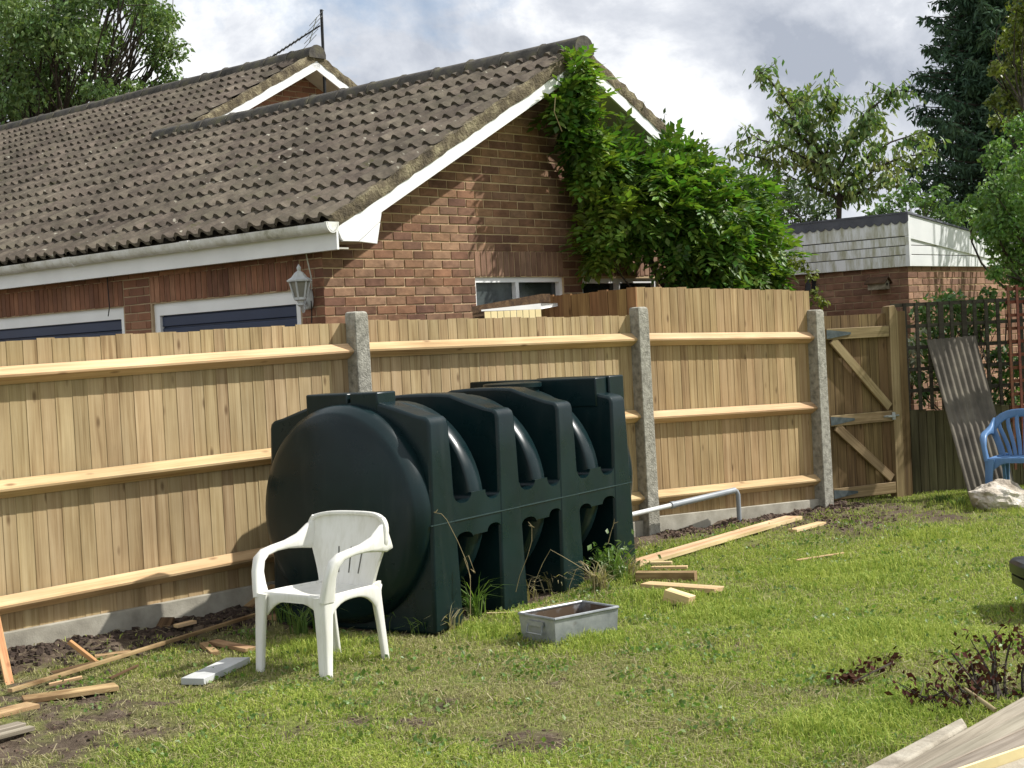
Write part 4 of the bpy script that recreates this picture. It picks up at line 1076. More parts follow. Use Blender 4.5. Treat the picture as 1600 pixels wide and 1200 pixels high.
# curved bands between the ribs
BANDS = [.50, 1.24, 1.98 - .015]
for x in BANDS:
    rr = []; h = .078
    for a in np.linspace(0, 2 * math.pi, 61)[:-1]:
        ca, sa = math.cos(a), math.sin(a)
        r = []
        for (dx, ex) in ((-h - .004, .38), (-h, .595), (-h + .014, .61), (h - .014, .61), (h, .595), (h + .004, .38)):
            r.append(tp(x + dx, cy_ + ex * ca, cz_ + (ex + .045) * sa))
        rr.append(r)
    rr.append(rr[0]); MB().rings(rr, closed=False).build('band', M['tank'], tank, fix=True, smooth=50)
    MB().prism([(0, 0), (.11, 0), (.07, .07), (0, .10)], tp(x - .262, .09, 1.10), TX, Z, TY * .05).build('lifting_lug', M['tank'], tank, fix=True, bevel=.008)
# girdle panels with rounded slots
def arc(cx, hw, z, sgn, n=7): return [(cx - hw * math.cos(a), z - sgn * hw * .75 * math.sin(a)) for a in np.linspace(0, math.pi, n)]
for side in (0, 1):
    for i in range(3):
        xa, xb, xm = RIBS[i][1] - .03, RIBS[i + 1][0] + .03, BANDS[i]
        s1 = (RIBS[i][1] - .006, xm - .076); s2 = (xm + .076, RIBS[i + 1][0] + .012)
        def U_(x, q, base, dip, sg):
            c_, h_ = (q[0] + q[1]) / 2, (q[1] - q[0]) / 2; u = abs(x - c_) / h_
            return None if u >= 1 else base + sg * (dip - .055 * (1 - (1 - u ** 2.6) ** .5))
        xs = sorted(set([xa, xb] + [q[0] + (q[1] - q[0]) * t for q in (s1, s2) for t in (.0005, .004, .008, .02, .04, .07, .11, .17, .25, .37, .5, .63, .75, .83, .89, .93, .96, .98, .992, .996, .9995)]))
        def tops(x):
            for q, fl in ((s1, .735), (s2, .725)):
                z = U_(x, q, fl, 0, -1)
                if z is not None: return fl + .06 * (1 - (1 - (abs(x - (q[0] + q[1]) / 2) / ((q[1] - q[0]) / 2)) ** 2.1) ** .5) if abs(x - (q[0] + q[1]) / 2) / ((q[1] - q[0]) / 2) < .985 else .79
            return .795
        def bots(x):
            for q, fl in ((s1, .56), (s2, .575)):
                u = abs(x - (q[0] + q[1]) / 2) / ((q[1] - q[0]) / 2)
                if u < .985: return fl - .055 * (1 - (1 - u ** 2.6) ** .5)
                if u < 1: return .53
            return .525
        y0 = .004 if side == 0 else TW - .004; y1 = y0 + (.27 if side == 0 else -.27)
        MB().rings([[tp(x, y0, bots(x)), tp(x, y0, tops(x)), tp(x, y1, tops(x)), tp(x, y1, bots(x))] for x in xs]).build('side_panel', M['tank'], tank, fix=True, smooth=35)
MB().obox(tp(-.02, -.003, .635), TX * 2.5, TY * .01, Z * .006).build('mould_seam', M['seam'], tank)
rr = []
for a in np.linspace(math.pi + .9, 2 * math.pi - .05, 2): pass
gq = onplane(452, 838, tp(-.12, 0, 0), TX)
MB().box(gq + V((0, -.02, 0)), (.055, .04, .018)).box(gq + V((-.005, -.015, -.05)), (.035, .03, .09)).build('sight_gauge', M['black'], tank, bevel=.004)
MB().tube([tp(2.6, .35, .62), tp(2.72, .30, .62)], .02, 8).build('outlet', M['black'], tank)

# ------------------------------------------------------------------ plastic chairs
def mono_chair(name, label, base, face, m, slats, sc=1.0):
    f = V(face).normalized(); rt = V((f.y, -f.x, 0)) * -1          # sitter's left -> +x seen from behind ; see below
    x_ = V((-f.y, f.x, 0)); y_ = -f
    T = thing(name, label, 'chair', base, None)
    def c(x, y, z): return V(base) + (x_ * x + y_ * y + Z * z) * sc
    side = lambda s: x_ * s
    # seat
    b = MB(); g = []; nu, nv = 16, 14
    for j in range(nv + 1):
        v = j / nv; row = []
        hw = .235 - .03 * v
        for i in range(nu + 1):
            u = -1 + 2 * i / nu; y = -.01 + .42 * v; z = .425 - .022 * (1 - u * u) * math.sin(math.pi * min(1, v * 1.1)) - .01 * v
            if v < .12: z -= .030 * (1 - v / .12) ** 2
            row.append(c(hw * u, y, z))
        g.append(row)
    k = nu + 1; vs = [p for r in g for p in r]; n = len(vs); vs += [p - Z * .016 * sc for p in vs]
    fs = []
    for j in range(nv):
        for i in range(nu): a = j * k + i; fs += [(a, a + 1, a + k + 1, a + k), (n + a, n + a + k, n + a + k + 1, n + a + 1)]
    for j in range(nv): a = j * k; fs += [(a, a + k, n + a + k, n + a)]; a += nu; fs += [(a, n + a, n + a + k, a + k)]
    for i in range(nu): fs += [(i, n + i, n + i + 1, i + 1)]; a = nv * k + i; fs += [(a, a + 1, n + a + 1, n + a)]
    b.add(vs, fs)
    # arched aprons, front and sides
    for (p, q) in (((-.235, 0), (.235, 0)), ((.238, .0), (.205, .43)), ((-.238, .0), (-.205, .43))):
        pts = []; wd = []
        for i in range(13):
            u = i / 12; a = abs(2 * u - 1) ** 2.6; pts.append(c(p[0] + (q[0] - p[0]) * u, p[1] + (q[1] - p[1]) * u, .405 - .045 * a)); wd.append((.045 + .09 * a) * sc)
        dv_ = (c(q[0], q[1], 0) - c(p[0], p[1], 0)).normalized()
        b.sweep(pts, wd, .022 * sc, dv_.cross(Z))
    b.build('seat', m, T, fix=True, smooth=50)
    # back
    b = MB(); nu, nv = 18, 14
    def bk(u, v, off=0):
        hw = .205 + .088 * min(1, v * 1.5) ** 1.3
        if v > .80: hw *= 1 - .10 * ((v - .80) / .20) ** 3
        z = .415 + (.385 - .022 * (abs(u) ** 5)) * v
        y = .395 + .09 * v - .045 * (u * u) * (.4 + v) + .01
        return c(hw * u, y + off, z)
    if slats:
        for k_ in range(-3, 4):
            pts = [bk(k_ / 3.6 * (1 - .25 * (1 - v) * 1), v) for v in np.linspace(.0, .93, 8)]
            b.sweep(pts, .036 * sc, .018 * sc, x_.cross(Z) if False else y_)
        pts = [bk(u, 1 - .32 * abs(u) ** 4) for u in np.linspace(-1, 1, 15)]; b.sweep(pts, .075 * sc, .03 * sc, y_)
        for s in (-1, 1): b.sweep([bk(s * .98, v) for v in np.linspace(0, .72, 8)], .06 * sc, .03 * sc, y_)
    else:
        us = np.linspace(-1, 1, nu + 1); vv = np.linspace(0, 1, nv + 1)
        vs = [bk(u, v) for v in vv for u in us]; n = len(vs); vs += [bk(u, v, .018) for v in vv for u in us]; k = nu + 1; fs = []
        for j in range(nv):
            for i in range(nu): a = j * k + i; fs += [(a, a + 1, a + k + 1, a + k), (n + a, n + a + k, n + a + k + 1, n + a + 1)]
        for j in range(nv): a = j * k; fs += [(a, a + k, n + a + k, n + a)]; a += nu; fs += [(a, n + a, n + a + k, a + k)]
        for i in range(nu): fs += [(i, n + i, n + i + 1, i + 1)]; a = nv * k + i; fs += [(a, a + 1, n + a + 1, n + a)]
        b.add(vs, fs)
        b.sweep([bk(u, 1 - .006) for u in np.linspace(-.97, .97, 17)], .022 * sc, .03 * sc, y_)
        for s in (-1, 1): b.sweep([bk(s * .99, v) for v in np.linspace(.62, 1, 10)], .024 * sc, .032 * sc, y_)
    bo = b.build('backrest', m, T, fix=True, smooth=50)
    if not slats:
        b = MB()
        for s in (-.34, 0, .34):
            a = bk(s, .52, -.004); d = bk(s, .16, -.004); b.obox(a - x_ * .003, x_ * .006, d - a, -y_ * -.004)
        b.build('slot', M['slit'], bo)
    for s in (-1, 1):
        # arm: from the back down and round into the front leg
        path = [(.272, .460, .690, .16), (.278, .41, .672, .15), (.284, .33, .655, .085), (.290, .24, .646, .046), (.292, .15, .638, .036), (.290, .075, .624, .040), (.285, .028, .592, .052), (.276, .006, .53, .068), (.264, .0, .46, .082), (.252, .0, .40, .10)]
        pts = [c(s * x, y, z) for x, y, z, w in path]
        b = MB().sweep(pts, [p[3] * sc for p in path], [.018 * sc, .032 * sc, .05 * sc] + [.060 * sc] * 4 + [.042 * sc] * 3, x_ * s)
        b.build('armrest', m, T, fix=True, smooth=50)
        lp_ = [(.250, .002, .42, .085), (.250, -.006, .33, .070), (.254, -.016, .2, .058), (.258, -.03, .0, .046)]
        b = MB().sweep([c(s * x, y, z) for x, y, z, w in lp_], [p[3] * sc for p in lp_], .036 * sc, x_ * s)
        b.sweep([c(s * (x - w * .42), y - w * .35, z) for x, y, z, w in lp_], [p[3] * .85 * sc for p in lp_], .028 * sc, y_)
        b.build('leg', m, T, fix=True, smooth=50)
        lp_ = [(.200, .405, .43, .10), (.200, .418, .36, .066), (.198, .44, .22, .050), (.196, .47, .0, .040)]
        b = MB().sweep([c(s * x, y, z) for x, y, z, w in lp_], [p[3] * sc for p in lp_], .032 * sc, x_ * s)
        b.sweep([c(s * (x - w * .4), y + w * .35, z) for x, y, z, w in lp_], [p[3] * .7 * sc for p in lp_], .024 * sc, y_)
        b.build('leg', m, T, fix=True, smooth=50)
    return T
fl_, fr2 = gnd(410, 1046), gnd(514, 1060)
cf0 = (fl_ + fr2) / 2; fdir = V(((fl_ - fr2).y, -(fl_ - fr2).x, 0)).normalized()
if fdir.y > 0: fdir = -fdir
mono_chair('garden_chair', 'white plastic garden armchair in front of the green tank', (cf0.x - fdir.x * .02, cf0.y - fdir.y * .02, -.005), fdir, M['chair'], False, 1.0)
mono_chair('garden_chair', 'blue plastic slatted armchair at the right edge behind the rock', (4.46, 13.72, 0), (-.50, -.86, 0), M['chair_blue'], True, 1.0)

# ------------------------------------------------------------------ galvanised trough
tA, tB, tC = gnd(868, 1010), gnd(804, 1001), gnd(968, 989)
ux = (tC - tA); uy = (tB - tA); uy = uy - ux * (ux.dot(uy) / ux.dot(ux)); lx, ly = ux.length, uy.length; ux.normalize(); uy.normalize()
TRt = thing('metal_trough', 'old galvanised metal trough lying on the grass by the tank', 'trough', tA)
h = .145; t_ = .004; zb_ = .004
def tq(x, y, z): return tA + ux * x + uy * y + Z * (z + zb_)
fl2 = .012
b = MB()
for (p, q) in (((0, 0), (lx, 0)), ((lx, 0), (lx, ly)), ((lx, ly), (0, ly)), ((0, ly), (0, 0))):
    o0, o1 = tq(p[0], p[1], h), tq(q[0], q[1], h); cc = tq(lx / 2, ly / 2, 0)
    i0, i1 = o0.lerp(V((cc.x, cc.y, o0.z)), .03), o1.lerp(V((cc.x, cc.y, o1.z)), .03)
    b0, b1 = tq(p[0], p[1], 0).lerp(cc, .05), tq(q[0], q[1], 0).lerp(cc, .05)
    b.add([b0, b1, o1, o0], [(0, 1, 2, 3)])
sidesO = b
sidesO.build('sides', M['trough'], TRt, fix=False)
b = MB()
for (p, q) in (((0, 0), (lx, 0)), ((lx, 0), (lx, ly)), ((lx, ly), (0, ly)), ((0, ly), (0, 0))):
    cc = tq(lx / 2, ly / 2, 0); ins = lambda P_: P_.lerp(V((cc.x, cc.y, P_.z)), .022)
    b0, b1 = tq(p[0], p[1], 0).lerp(cc, .05), tq(q[0], q[1], 0).lerp(cc, .05)
    b.add([ins(b1), ins(b0), ins(tq(p[0], p[1], h)), ins(tq(q[0], q[1], h))], [(0, 1, 2, 3)])
b.add([tq(.02, .02, .02), tq(lx - .02, .02, .02), tq(lx - .02, ly - .02, .02), tq(.02, ly - .02, .02)], [(0, 1, 2, 3)])
b.build('inside', M['trough_in'], TRt)
rim = [tq(0, 0, h), tq(lx, 0, h), tq(lx, ly, h), tq(0, ly, h), tq(0, 0, h)]
b = MB()
for i in range(4): b.tube([rim[i] , rim[i + 1]], .0085, 7)
b.build('rim', M['trough'], TRt, smooth=50)
# drop handle on the short end
hc = tq(0, ly * .5, h * .55) - ux * .004
b = MB().obox(hc + uy * -.07 + Z * .012, uy * .14, Z * .028, -ux * .006)
b.tube([hc + uy * -.065 + Z * .02 - ux * .008, hc + uy * -.065 - Z * .028 - ux * .018, hc + uy * .065 - Z * .028 - ux * .018, hc + uy * .065 + Z * .02 - ux * .008], .006, 6)
b.build('handle', M['trough'], TRt)
b = MB(); rg2 = random.Random(8)
for i in range(26): b.box(tq(rg2.uniform(.25, lx - .04), rg2.uniform(.03, ly - .03), .03), (rg2.uniform(.02, .06), rg2.uniform(.01, .03), .015), Matrix.Rotation(rg2.uniform(0, 3), 3, 'Z'))
b.build('leaf_litter', M['chip'], TRt)['kind'] = 'stuff'

# ------------------------------------------------------------------ loose timber, slab, pipe
def plank(label, a, b_, w, t, m, za=0.0, zb=0.0, name='timber_offcut', cat='timber', cut=.0, roll=0.0, group=None):
    """plank whose top centre line runs between two ground points seen at pixels a and b_"""
    A_ = gnd(*a, za + t) if not isinstance(a, Vector) else a; B_ = gnd(*b_, zb + t) if not isinstance(b_, Vector) else b_
    D_ = B_ - A_; fr_ = frame(A_, D_, Z.cross(D_)); ln = D_.length
    if roll: fr_ = (fr_[0], fr_[1] @ Matrix.Rotation(roll, 3, 'X'))
    j = lambda s: rg.uniform(-s, s)
    poly = [(0 + j(.008), -w / 2), (ln * .5, -w / 2 + j(w * .03)), (ln + cut, -w / 2), (ln - cut, w / 2), (ln * .45, w / 2 + j(w * .03)), (j(.008), w / 2)]
    mb_ = MB(); mb_.prism(poly, (0, 0, -t), (1, 0, 0), (0, 1, 0), (0, 0, t))
    o = mb_.build(name, M[m], fr=fr_, fix=True, bevel=.002)
    return tag(o, label, cat, group)
plank('very long thin batten lying along the soil from the left edge to the chair', (15, 1076), (432, 948), .028, .02, 'offcut', .03, .05, 'batten')
plank('broad pale plank on the bare soil at the lower left, broken at one end', (36, 1090), (182, 1069), .115, .024, 'offcut', .012, .012)
plank('dirty reddish plank at the left edge, end to end with the broad pale one', (-30, 1118), (52, 1098), .11, .022, 'offcut', .012, .012)
plank('greyish board at the bottom left corner, the upper of two strips', (-20, 1142), (34, 1128), .07, .02, 'grey_wood', .01, .01)
plank('greyish strip at the bottom left corner, the lower of two', (-20, 1152), (50, 1134), .045, .02, 'grey_wood', .01, .01)
q1, q2 = gnd(16, 1076), gnd(-12, 1018)
plank('orange wooden stake leaning on the fence at the left edge', V((q1.x, q1.y, .02)), onplane(-8, 955, P0 + c12 * .08, c12), .045, .045, 'stake', name='stake')
plank('broken pale stick propped up on the soil near the left end of the concrete board', gnd(154, 1034, .03), gnd(110, 1000, .16), .04, .022, 'stake', name='stick')
plank('short pale offcut on the soil beside the propped stick', (148, 1024), (205, 1016), .06, .02, 'offcut', .02, .02)
plank('dark narrow offcut behind the long batten near the propped stick', (80, 1050), (146, 1034), .05, .02, 'dark_timber', .02, .03)
plank('thin pale lath crossing the long batten at the lower left', (76, 1068), (128, 1056), .03, .015, 'fresh', .02, .04)
q = gnd(248, 992); plank('brown offcut standing tilted against the concrete board', V((q.x, q.y, .0)), onplane(262, 964, P0 + c12 * .10, c12), .09, .02, 'dark_timber')
plank('small pale offcut lying behind the tilted brown one', (274, 976), (303, 969), .05, .02, 'fresh', .05, .05)
plank('short offcut with its end toward the lawn, left of the white chair', (318, 1003), (336, 1018), .05, .025, 'offcut', .01, .0)
plank('pale square-cut offcut left of the white chair legs', (332, 1000), (392, 1012), .075, .022, 'offcut', .01, .01)
q = gnd(398, 958); plank('thick block of pale timber tilted up beside the white chair', V((q.x - .05, q.y, .05)), V((q.x + .10, q.y + .16, .16)), .11, .04, 'offcut')
plank('short pale block on the soil seen under the white chair', (425, 962), (452, 955), .08, .03, 'offcut', .02, .02)
sl0, sl1 = gnd(300, 1060, .03), gnd(372, 1027, .03)
plank('pale grey slab lying on the grass left of the white chair', sl0, sl1, .135, .035, 'slab', name='slab', cat='slab', cut=.01)
plank('small dark stick across the soil below the long batten', (172, 1058), (215, 1038), .015, .012, 'dark_timber', .02, .02, 'stick')
plank('long broad fresh plank lying in front of the tall fence', gnd(985, 880, .05), gnd(1240, 806, .04), .165, .03, 'fresh', name='plank')
plank('short fresh offcut near the foot of the tall fence and the gate', gnd(1238, 827, .03), gnd(1284, 815, .03), .085, .025, 'fresh')
plank('small pale lath beside the brown square timber', (1012, 878), (1050, 877), .05, .02, 'fresh', .03, .03)
plank('thin pale strip lying just above the brown square timber', (1018, 885), (1074, 884), .05, .02, 'fresh', .03, .03)
plank('brown square-section timber lying by the right end of the tank', gnd(994, 893, .08), gnd(1087, 893, .08), .09, .09, 'offcut')
plank('weathered pale board flat in the grass right of the tank', (1008, 910), (1124, 918), .12, .03, 'fresh', .018, .018)
plank('chunky wedge of timber in the grass right of the tank', gnd(1044, 920, .10), gnd(1082, 932, .06), .09, .07, 'fresh')
plank('pale splinter of wood out on the open lawn', (1245, 874), (1318, 863), .018, .01, 'fresh', .03, .03, 'stick')

# grey waste pipe along the tall fence
pa, pb = onplane(1000, 801, P2 + c23 * .22, c23), onplane(1148, 766, P2 + c23 * .16, c23)
pp = thing('waste_pipe', 'grey plastic waste pipe running along the foot of the tall fence', 'pipe', (pb.x, pb.y, 0))
pm = pa.lerp(pb, .33)
MB().tube([pa - (pb - pa) * .1, pm], .020, 10).build('thin_pipe', M['pipe_w'], pp, smooth=50)
MB().tube([pm, pb], .026, 10).build('pipe', M['pipe'], pp, smooth=50)
MB().tube([pm - (pb - pa) * .02, pm + (pb - pa) * .02], .030, 10).build('collar', M['pipe'], pp, smooth=50)
MB().tube([pb, pb + (pb - pa) * .02 - Z * .015, V((pb.x + .03, pb.y + .02, pb.z - .04)), V((pb.x + .03, pb.y + .02, -.02))], .021, 10).build('downpipe', M['pipe'], pp, smooth=50)

# rock
def rock(name, label, c, sz, m, seed):
    rg = random.Random(seed); bm = bmesh.new(); bmesh.ops.create_icosphere(bm, subdivisions=4, radius=1)
    pl = [(V((rg.gauss(0, 1), rg.gauss(0, 1), rg.gauss(0, 1))).normalized(), rg.uniform(.74, .95)) for _ in range(14)]
    from mathutils import noise as mn
    for v in bm.verts:
        p = v.co.copy()
        for nrm_, d in pl:
            e_ = p.dot(nrm_) - d
            if e_ > 0: p -= nrm_ * e_ * .85
        p *= 1 + .16 * mn.fractal(p * 2.6 + V((seed, 0, 0)), 1, 2, 4)
        v.co = V((p.x * sz[0], p.y * sz[1], p.z * sz[2]))
    me = bpy.data.meshes.new(name); bm.to_mesh(me); bm.free(); me.materials.append(m)
    o = bpy.data.objects.new(name, me); COL.objects.link(o); o.location = c; o.rotation_euler = (.1, .1, .3); return tag(o, label, 'rock')
rk = gnd(1560, 796); rock('rock', 'pale knobbly rock on the grass in front of the blue chair', (rk.x, rk.y, .10), (.27, .2, .165), M['rock'], 4)

# corner of the raised bed: coping stone and grey boards
zc_ = .16
k0_, k1_ = gnd(1300, 1224, zc_), gnd(1503, 1119, zc_); k2_, k3_ = gnd(1511, 1131, zc_), gnd(1345, 1230, zc_)
def slabq(name, q, t, m, parent=None, at=None, bevel=.004, raise_=0.0):
    a_ = [V(p) + Z * raise_ for p in q]; b = MB()
    b.add([p - Z * t for p in a_] + a_, [(3, 2, 1, 0), (4, 5, 6, 7), (0, 1, 5, 4), (1, 2, 6, 5), (2, 3, 7, 6), (3, 0, 4, 7)])
    return b.build(name, m, parent, at=at, fix=True, bevel=bevel)
cs = slabq('coping_stone', [k0_, k1_.lerp(k2_, .0) + (k0_ - k1_) * .0, k2_, k3_], .09, M['coping'], at=V((k1_.x, k1_.y, 0)), bevel=.012)
tag(cs, 'lichened concrete edging stone at the lower right corner', 'edging stone')
WS = thing('weathered_boards', 'weathered grey boards with a pale yellow edge at the lower right corner', 'boards', (k2_.x, k2_.y, 0))
A0, A1, B0, B1 = gnd(1350, 1228, zc_), gnd(1660, 1053, zc_), gnd(1440, 1222, zc_), gnd(1660, 1146, zc_)
for i in range(3):
    f0, f1 = i / 3 + .006, (i + 1) / 3 - .006
    p0, p1, p2, p3 = A0.lerp(B0, f0), A1.lerp(B1, f0), A1.lerp(B1, f1), A0.lerp(B0, f1)
    D_ = p1 - p0; fr_ = frame(p0, D_, Z.cross(D_)); Mi = fr_[1].transposed(); q = [Mi @ (p - p0) for p in (p0, p1, p2, p3)]; b = MB()
    dz = rg.uniform(-.003, .006)
    b.add([(v.x, v.y, dz - .03) for v in q] + [(v.x, v.y, dz) for v in q], [(3, 2, 1, 0), (4, 5, 6, 7), (0, 1, 5, 4), (1, 2, 6, 5), (2, 3, 7, 6), (3, 0, 4, 7)])
    b.build('board', M['grey_wood'], WS, fr=fr_, fix=True, bevel=.004)
e0, e1 = B0 + (B0 - A0).normalized() * .004, B1 + (B1 - A1).normalized() * .004; ev = (B0 - A0).normalized() * .018
slabq('edge_strip', [e0, e1, e1 + ev, e0 + ev], .06, M['cream'], WS, raise_=.008, bevel=.003)
slabq('lower_panel', [e0 + ev * 1.2, e1 + ev * 1.2, e1 + ev * 14 - Z * .02, e0 + ev * 14 - Z * .02], .03, M['coping'], WS, raise_=-.03, bevel=.003)

# black bin at the right edge
bq = gnd(1598, 962); BN = thing('black_bin', 'black plastic bin just entering at the right edge', 'bin', (bq.x + .22, bq.y + .1, 0))
bx, by = bq.x + .275, bq.y + .1; zt3 = atd(1584, 884, bq.y).z
def rbox(hx, z, n=20): return [V((bx + hx * math.copysign(abs(math.cos(a)) ** .45, math.cos(a)), by + hx * math.copysign(abs(math.sin(a)) ** .45, math.sin(a)), z)) for a in np.linspace(0, 2 * math.pi, n + 1)[:-1]]
MB().rings([rbox(.17, 0), rbox(.235, zt3 - .06)]).build('body', M['bin'], BN, fix=True, smooth=40)
MB().rings([rbox(.235, zt3 - .14), rbox(.252, zt3 - .14), rbox(.255, zt3 - .09), rbox(.24, zt3 - .085)]).build('rim', M['bin'], BN, fix=True, smooth=40)
MB().rings([rbox(.262, zt3 - .075), rbox(.264, zt3 - .02), rbox(.245, zt3), rbox(.1, zt3 + .012)]).build('lid', M['bin'], BN, fix=True, smooth=40)

# ------------------------------------------------------------------ foliage builders
def rand_unit(rg, n):
    v = rg.normal(size=(n, 3)); return v / np.linalg.norm(v, axis=1)[:, None]
def leaf_quads(pts, size, rg, droop=.2, asp=.5, updir=None):
    """each leaf a folded diamond: two triangles on a midrib"""
    n = len(pts); d = rand_unit(rg, n); d[:, 2] -= droop; d /= np.linalg.norm(d, axis=1)[:, None]
    u = rand_unit(rg, n); u[:, 2] += .6; s = np.cross(d, u); s /= np.linalg.norm(s, axis=1)[:, None] + 1e-9
    up = np.cross(s, d); sz = (size * rg.uniform(.65, 1.3, n))[:, None]
    P = np.zeros((n, 4, 3)); P[:, 0] = pts; P[:, 2] = pts + d * sz
    P[:, 1] = pts + d * sz * .45 + s * sz * asp * .5 + up * sz * .06; P[:, 3] = pts + d * sz * .45 - s * sz * asp * .5 + up * sz * .06
    k = np.arange(n)[:, None] * 4
    return P.reshape(-1, 3), np.concatenate([k + np.array([[0, 1, 2]]), k + np.array([[0, 2, 3]])])
def cluster_pts(centres, radii, per, rg, shell=.5):
    out = []
    for c, r, m in zip(centres, radii, per):
        d = rand_unit(rg, m); t = rg.random(m) ** shell
        out.append(np.array(c) + d * t[:, None] * np.array(r))
    return np.concatenate(out)
def limb(a, b, bend, r0, r1, rg, n=6):
    a, b = V(a), V(b); j = V(rg.normal(size=3)) * bend * (b - a).length
    return [a.lerp(b, i / n) + j * math.sin(math.pi * i / n) for i in range(n + 1)], [r0 + (r1 - r0) * i / n for i in range(n + 1)]

def crown_tree(name, label, base, centres, radii, leaves, size, lm, trunk_r, fork_z, seed, cat='tree', droop=.3, asp=.5, shell=.55, group=None, twigs=2, lean=0):
    rg = np.random.default_rng(seed); T = thing(name, label, cat, base, group); base = V(base)
    pts = cluster_pts(centres, radii, leaves, rg, shell)
    v, f = leaf_quads(pts, size, rg, droop, asp); cr = npmesh('crown', v, f, lm, T); cr['kind'] = 'stuff'
    b = MB(); fork = V((base.x + lean, base.y, fork_z))
    p, r = limb(base, fork, .02, trunk_r, trunk_r * .75, rg); b.tube(p, r, 8)
    b.build('trunk', M['bark'], T, smooth=60)
    b = MB()
    for c, r_ in zip(centres, radii):
        c = V(c); p, r = limb(fork, c, .10, trunk_r * .22, trunk_r * .06, rg); b.tube(p, r, 5)
        for q in range(twigs):
            e_ = c + V(rand_unit(rg, 1)[0]) * .95 * (r_ if not hasattr(r_, '__len__') else r_[0]); p2, r2 = limb(p[4], e_, .1, trunk_r * .13, trunk_r * .04, rg, 4); b.tube(p2, r2, 4)
    b.build('branches', M['bark'], T, smooth=60)
    return T

# big loose tree beyond the roof, left
rg = np.random.default_rng(5); cen = []; rad = []; per = []
for i in range(92):
    x = rg.uniform(-70, 270); y = rg.uniform(-70, 190)
    edge = 262 - .15 * abs(y - 60)
    if x > edge + rg.normal() * 12: continue
    d = rg.uniform(26, 31); c = atd(x, y, d); cen.append(tuple(c)); r = rg.uniform(.28, .62); rad.append((r, r, r * .75)); per.append(int(430 * r / .5))
for x, y in ((278, 78), (262, 112), (246, 95), (240, 22), (212, 10), (268, 130), (255, 70)): cen.append(tuple(atd(x, y, 28))); rad.append((.28, .28, .22)); per.append(110)
tb = atd(70, 300, 28.5)
crown_tree('ash_tree', 'large loose green tree rising behind the left end of the roof', (tb.x, tb.y, 0), cen, rad, per, .105, M['ash'], .17, 4.2, 6, group=None, droop=.6)

# cherry tree in the gap, right of the gable
limbs = [[(1310, 345), (1312, 300), (1298, 262), (1270, 218), (1240, 172), (1205, 128), (1182, 108)], [(1298, 262), (1262, 250), (1220, 226), (1168, 214)], [(1312, 300), (1262, 262), (1200, 250), (1160, 240)],
         [(1305, 280), (1330, 225), (1350, 180), (1385, 150), (1402, 140)], [(1312, 300), (1350, 250), (1392, 222), (1445, 205)], [(1315, 310), (1370, 262), (1410, 245), (1448, 240)],
         [(1270, 218), (1255, 160), (1240, 150)], [(1290, 250), (1300, 190), (1310, 155), (1288, 150)], [(1320, 310), (1370, 290), (1395, 275)], [(1310, 310), (1265, 290), (1220, 270)], [(1318, 235), (1330, 205), (1362, 195), (1375, 185)], [(1290, 252), (1240, 200), (1215, 182)]]
rg = np.random.default_rng(15); tb = atd(1312, 420, 27); CH = thing('cherry_tree', 'open thin-leaved cherry tree against the sky above the outbuilding', 'tree', (tb.x, tb.y, 0))
b = MB(); lp3 = []; tk = MB().tube([V((tb.x, tb.y, 0)), atd(1312, 345, 27)], [.10, .06], 8).build('trunk', M['bark'], CH, smooth=60)
for li, lm_ in enumerate(limbs):
    dd0 = 27 + (0 if li == 0 else rg.uniform(-1.0, 1.0)); pts = [atd(x, y, 27 + (dd0 - 27) * i / (len(lm_) - 1)) for i, (x, y) in enumerate(lm_)]
    r0 = .055 if li == 0 else .03; b.tube(pts, [r0 + (.010 - r0) * i / (len(pts) - 1) for i in range(len(pts))], 5)
    for i in range(len(pts) - 1):
        if li == 0 and i < 2: continue
        for q in range(5):
            t = (q + rg.random()) / 5; p = pts[i].lerp(pts[i + 1], t); e_ = p + V(rg.normal(size=3)) * .21; b.tube([p, e_], [.010, .005], 3)
            m = 24; w = rg.random((m, 1)); P_ = np.array(p) * (1 - w) + np.array(e_) * w + rg.normal(size=(m, 3)) * .07; lp3.append(P_)
b.build('branches', M['bark'], CH, smooth=60)
v, f = leaf_quads(np.concatenate(lp3), .15, rg, 1.1, .42); npmesh('crown', v, f, M['cherry'], CH)['kind'] = 'stuff'

# dark conifer, right
rg = np.random.default_rng(25); tb = atd(1560, 330, 32); ztop = atd(1560, -120, 32).z
CN = thing('conifer_tree', 'tall dark conifer with drooping boughs at the upper right', 'tree', (tb.x, tb.y, 0))
MB().tube([V((tb.x, tb.y, 0)), V((tb.x, tb.y, ztop))], [.22, .05], 8).build('trunk', M['bark'], CN, smooth=60)
b = MB(); sp_ = []
for k in range(150):
    z = 3.2 + (ztop - 3.2) * k / 150; az = k * 2.4 + rg.normal() * .3; ln = (2.35 - 1.35 * ((z - 3.2) / (ztop - 3.2)) ** 1.2) * rg.uniform(.62, 1.08)
    d = V((math.cos(az), math.sin(az), 0)); p0 = V((tb.x, tb.y, z)); pts = [p0 + d * ln * t + Z * (-.28 * ln * t + .30 * ln * t * t) for t in np.linspace(0, 1, 6)]
    b.tube(pts, [.04, .03, .025, .02, .012, .006], 4)
    for t in np.linspace(.12, 1.03, 16):
        p = p0 + d * ln * t + Z * (-.28 * ln * t + .30 * ln * t * t); m = 20
        sd_ = V((-d.y, d.x, 0)); wv = rg.normal(size=(m, 1)) * (.30 * (1.15 - t)); sp_.append(np.array(p) + np.array(sd_) * wv + np.array(d) * rg.normal(size=(m, 1)) * .07 + np.array([0, 0, -1]) * (np.abs(wv) * .35 + np.abs(rg.normal(size=(m, 1))) * .07))
b.build('branches', M['bark'], CN)
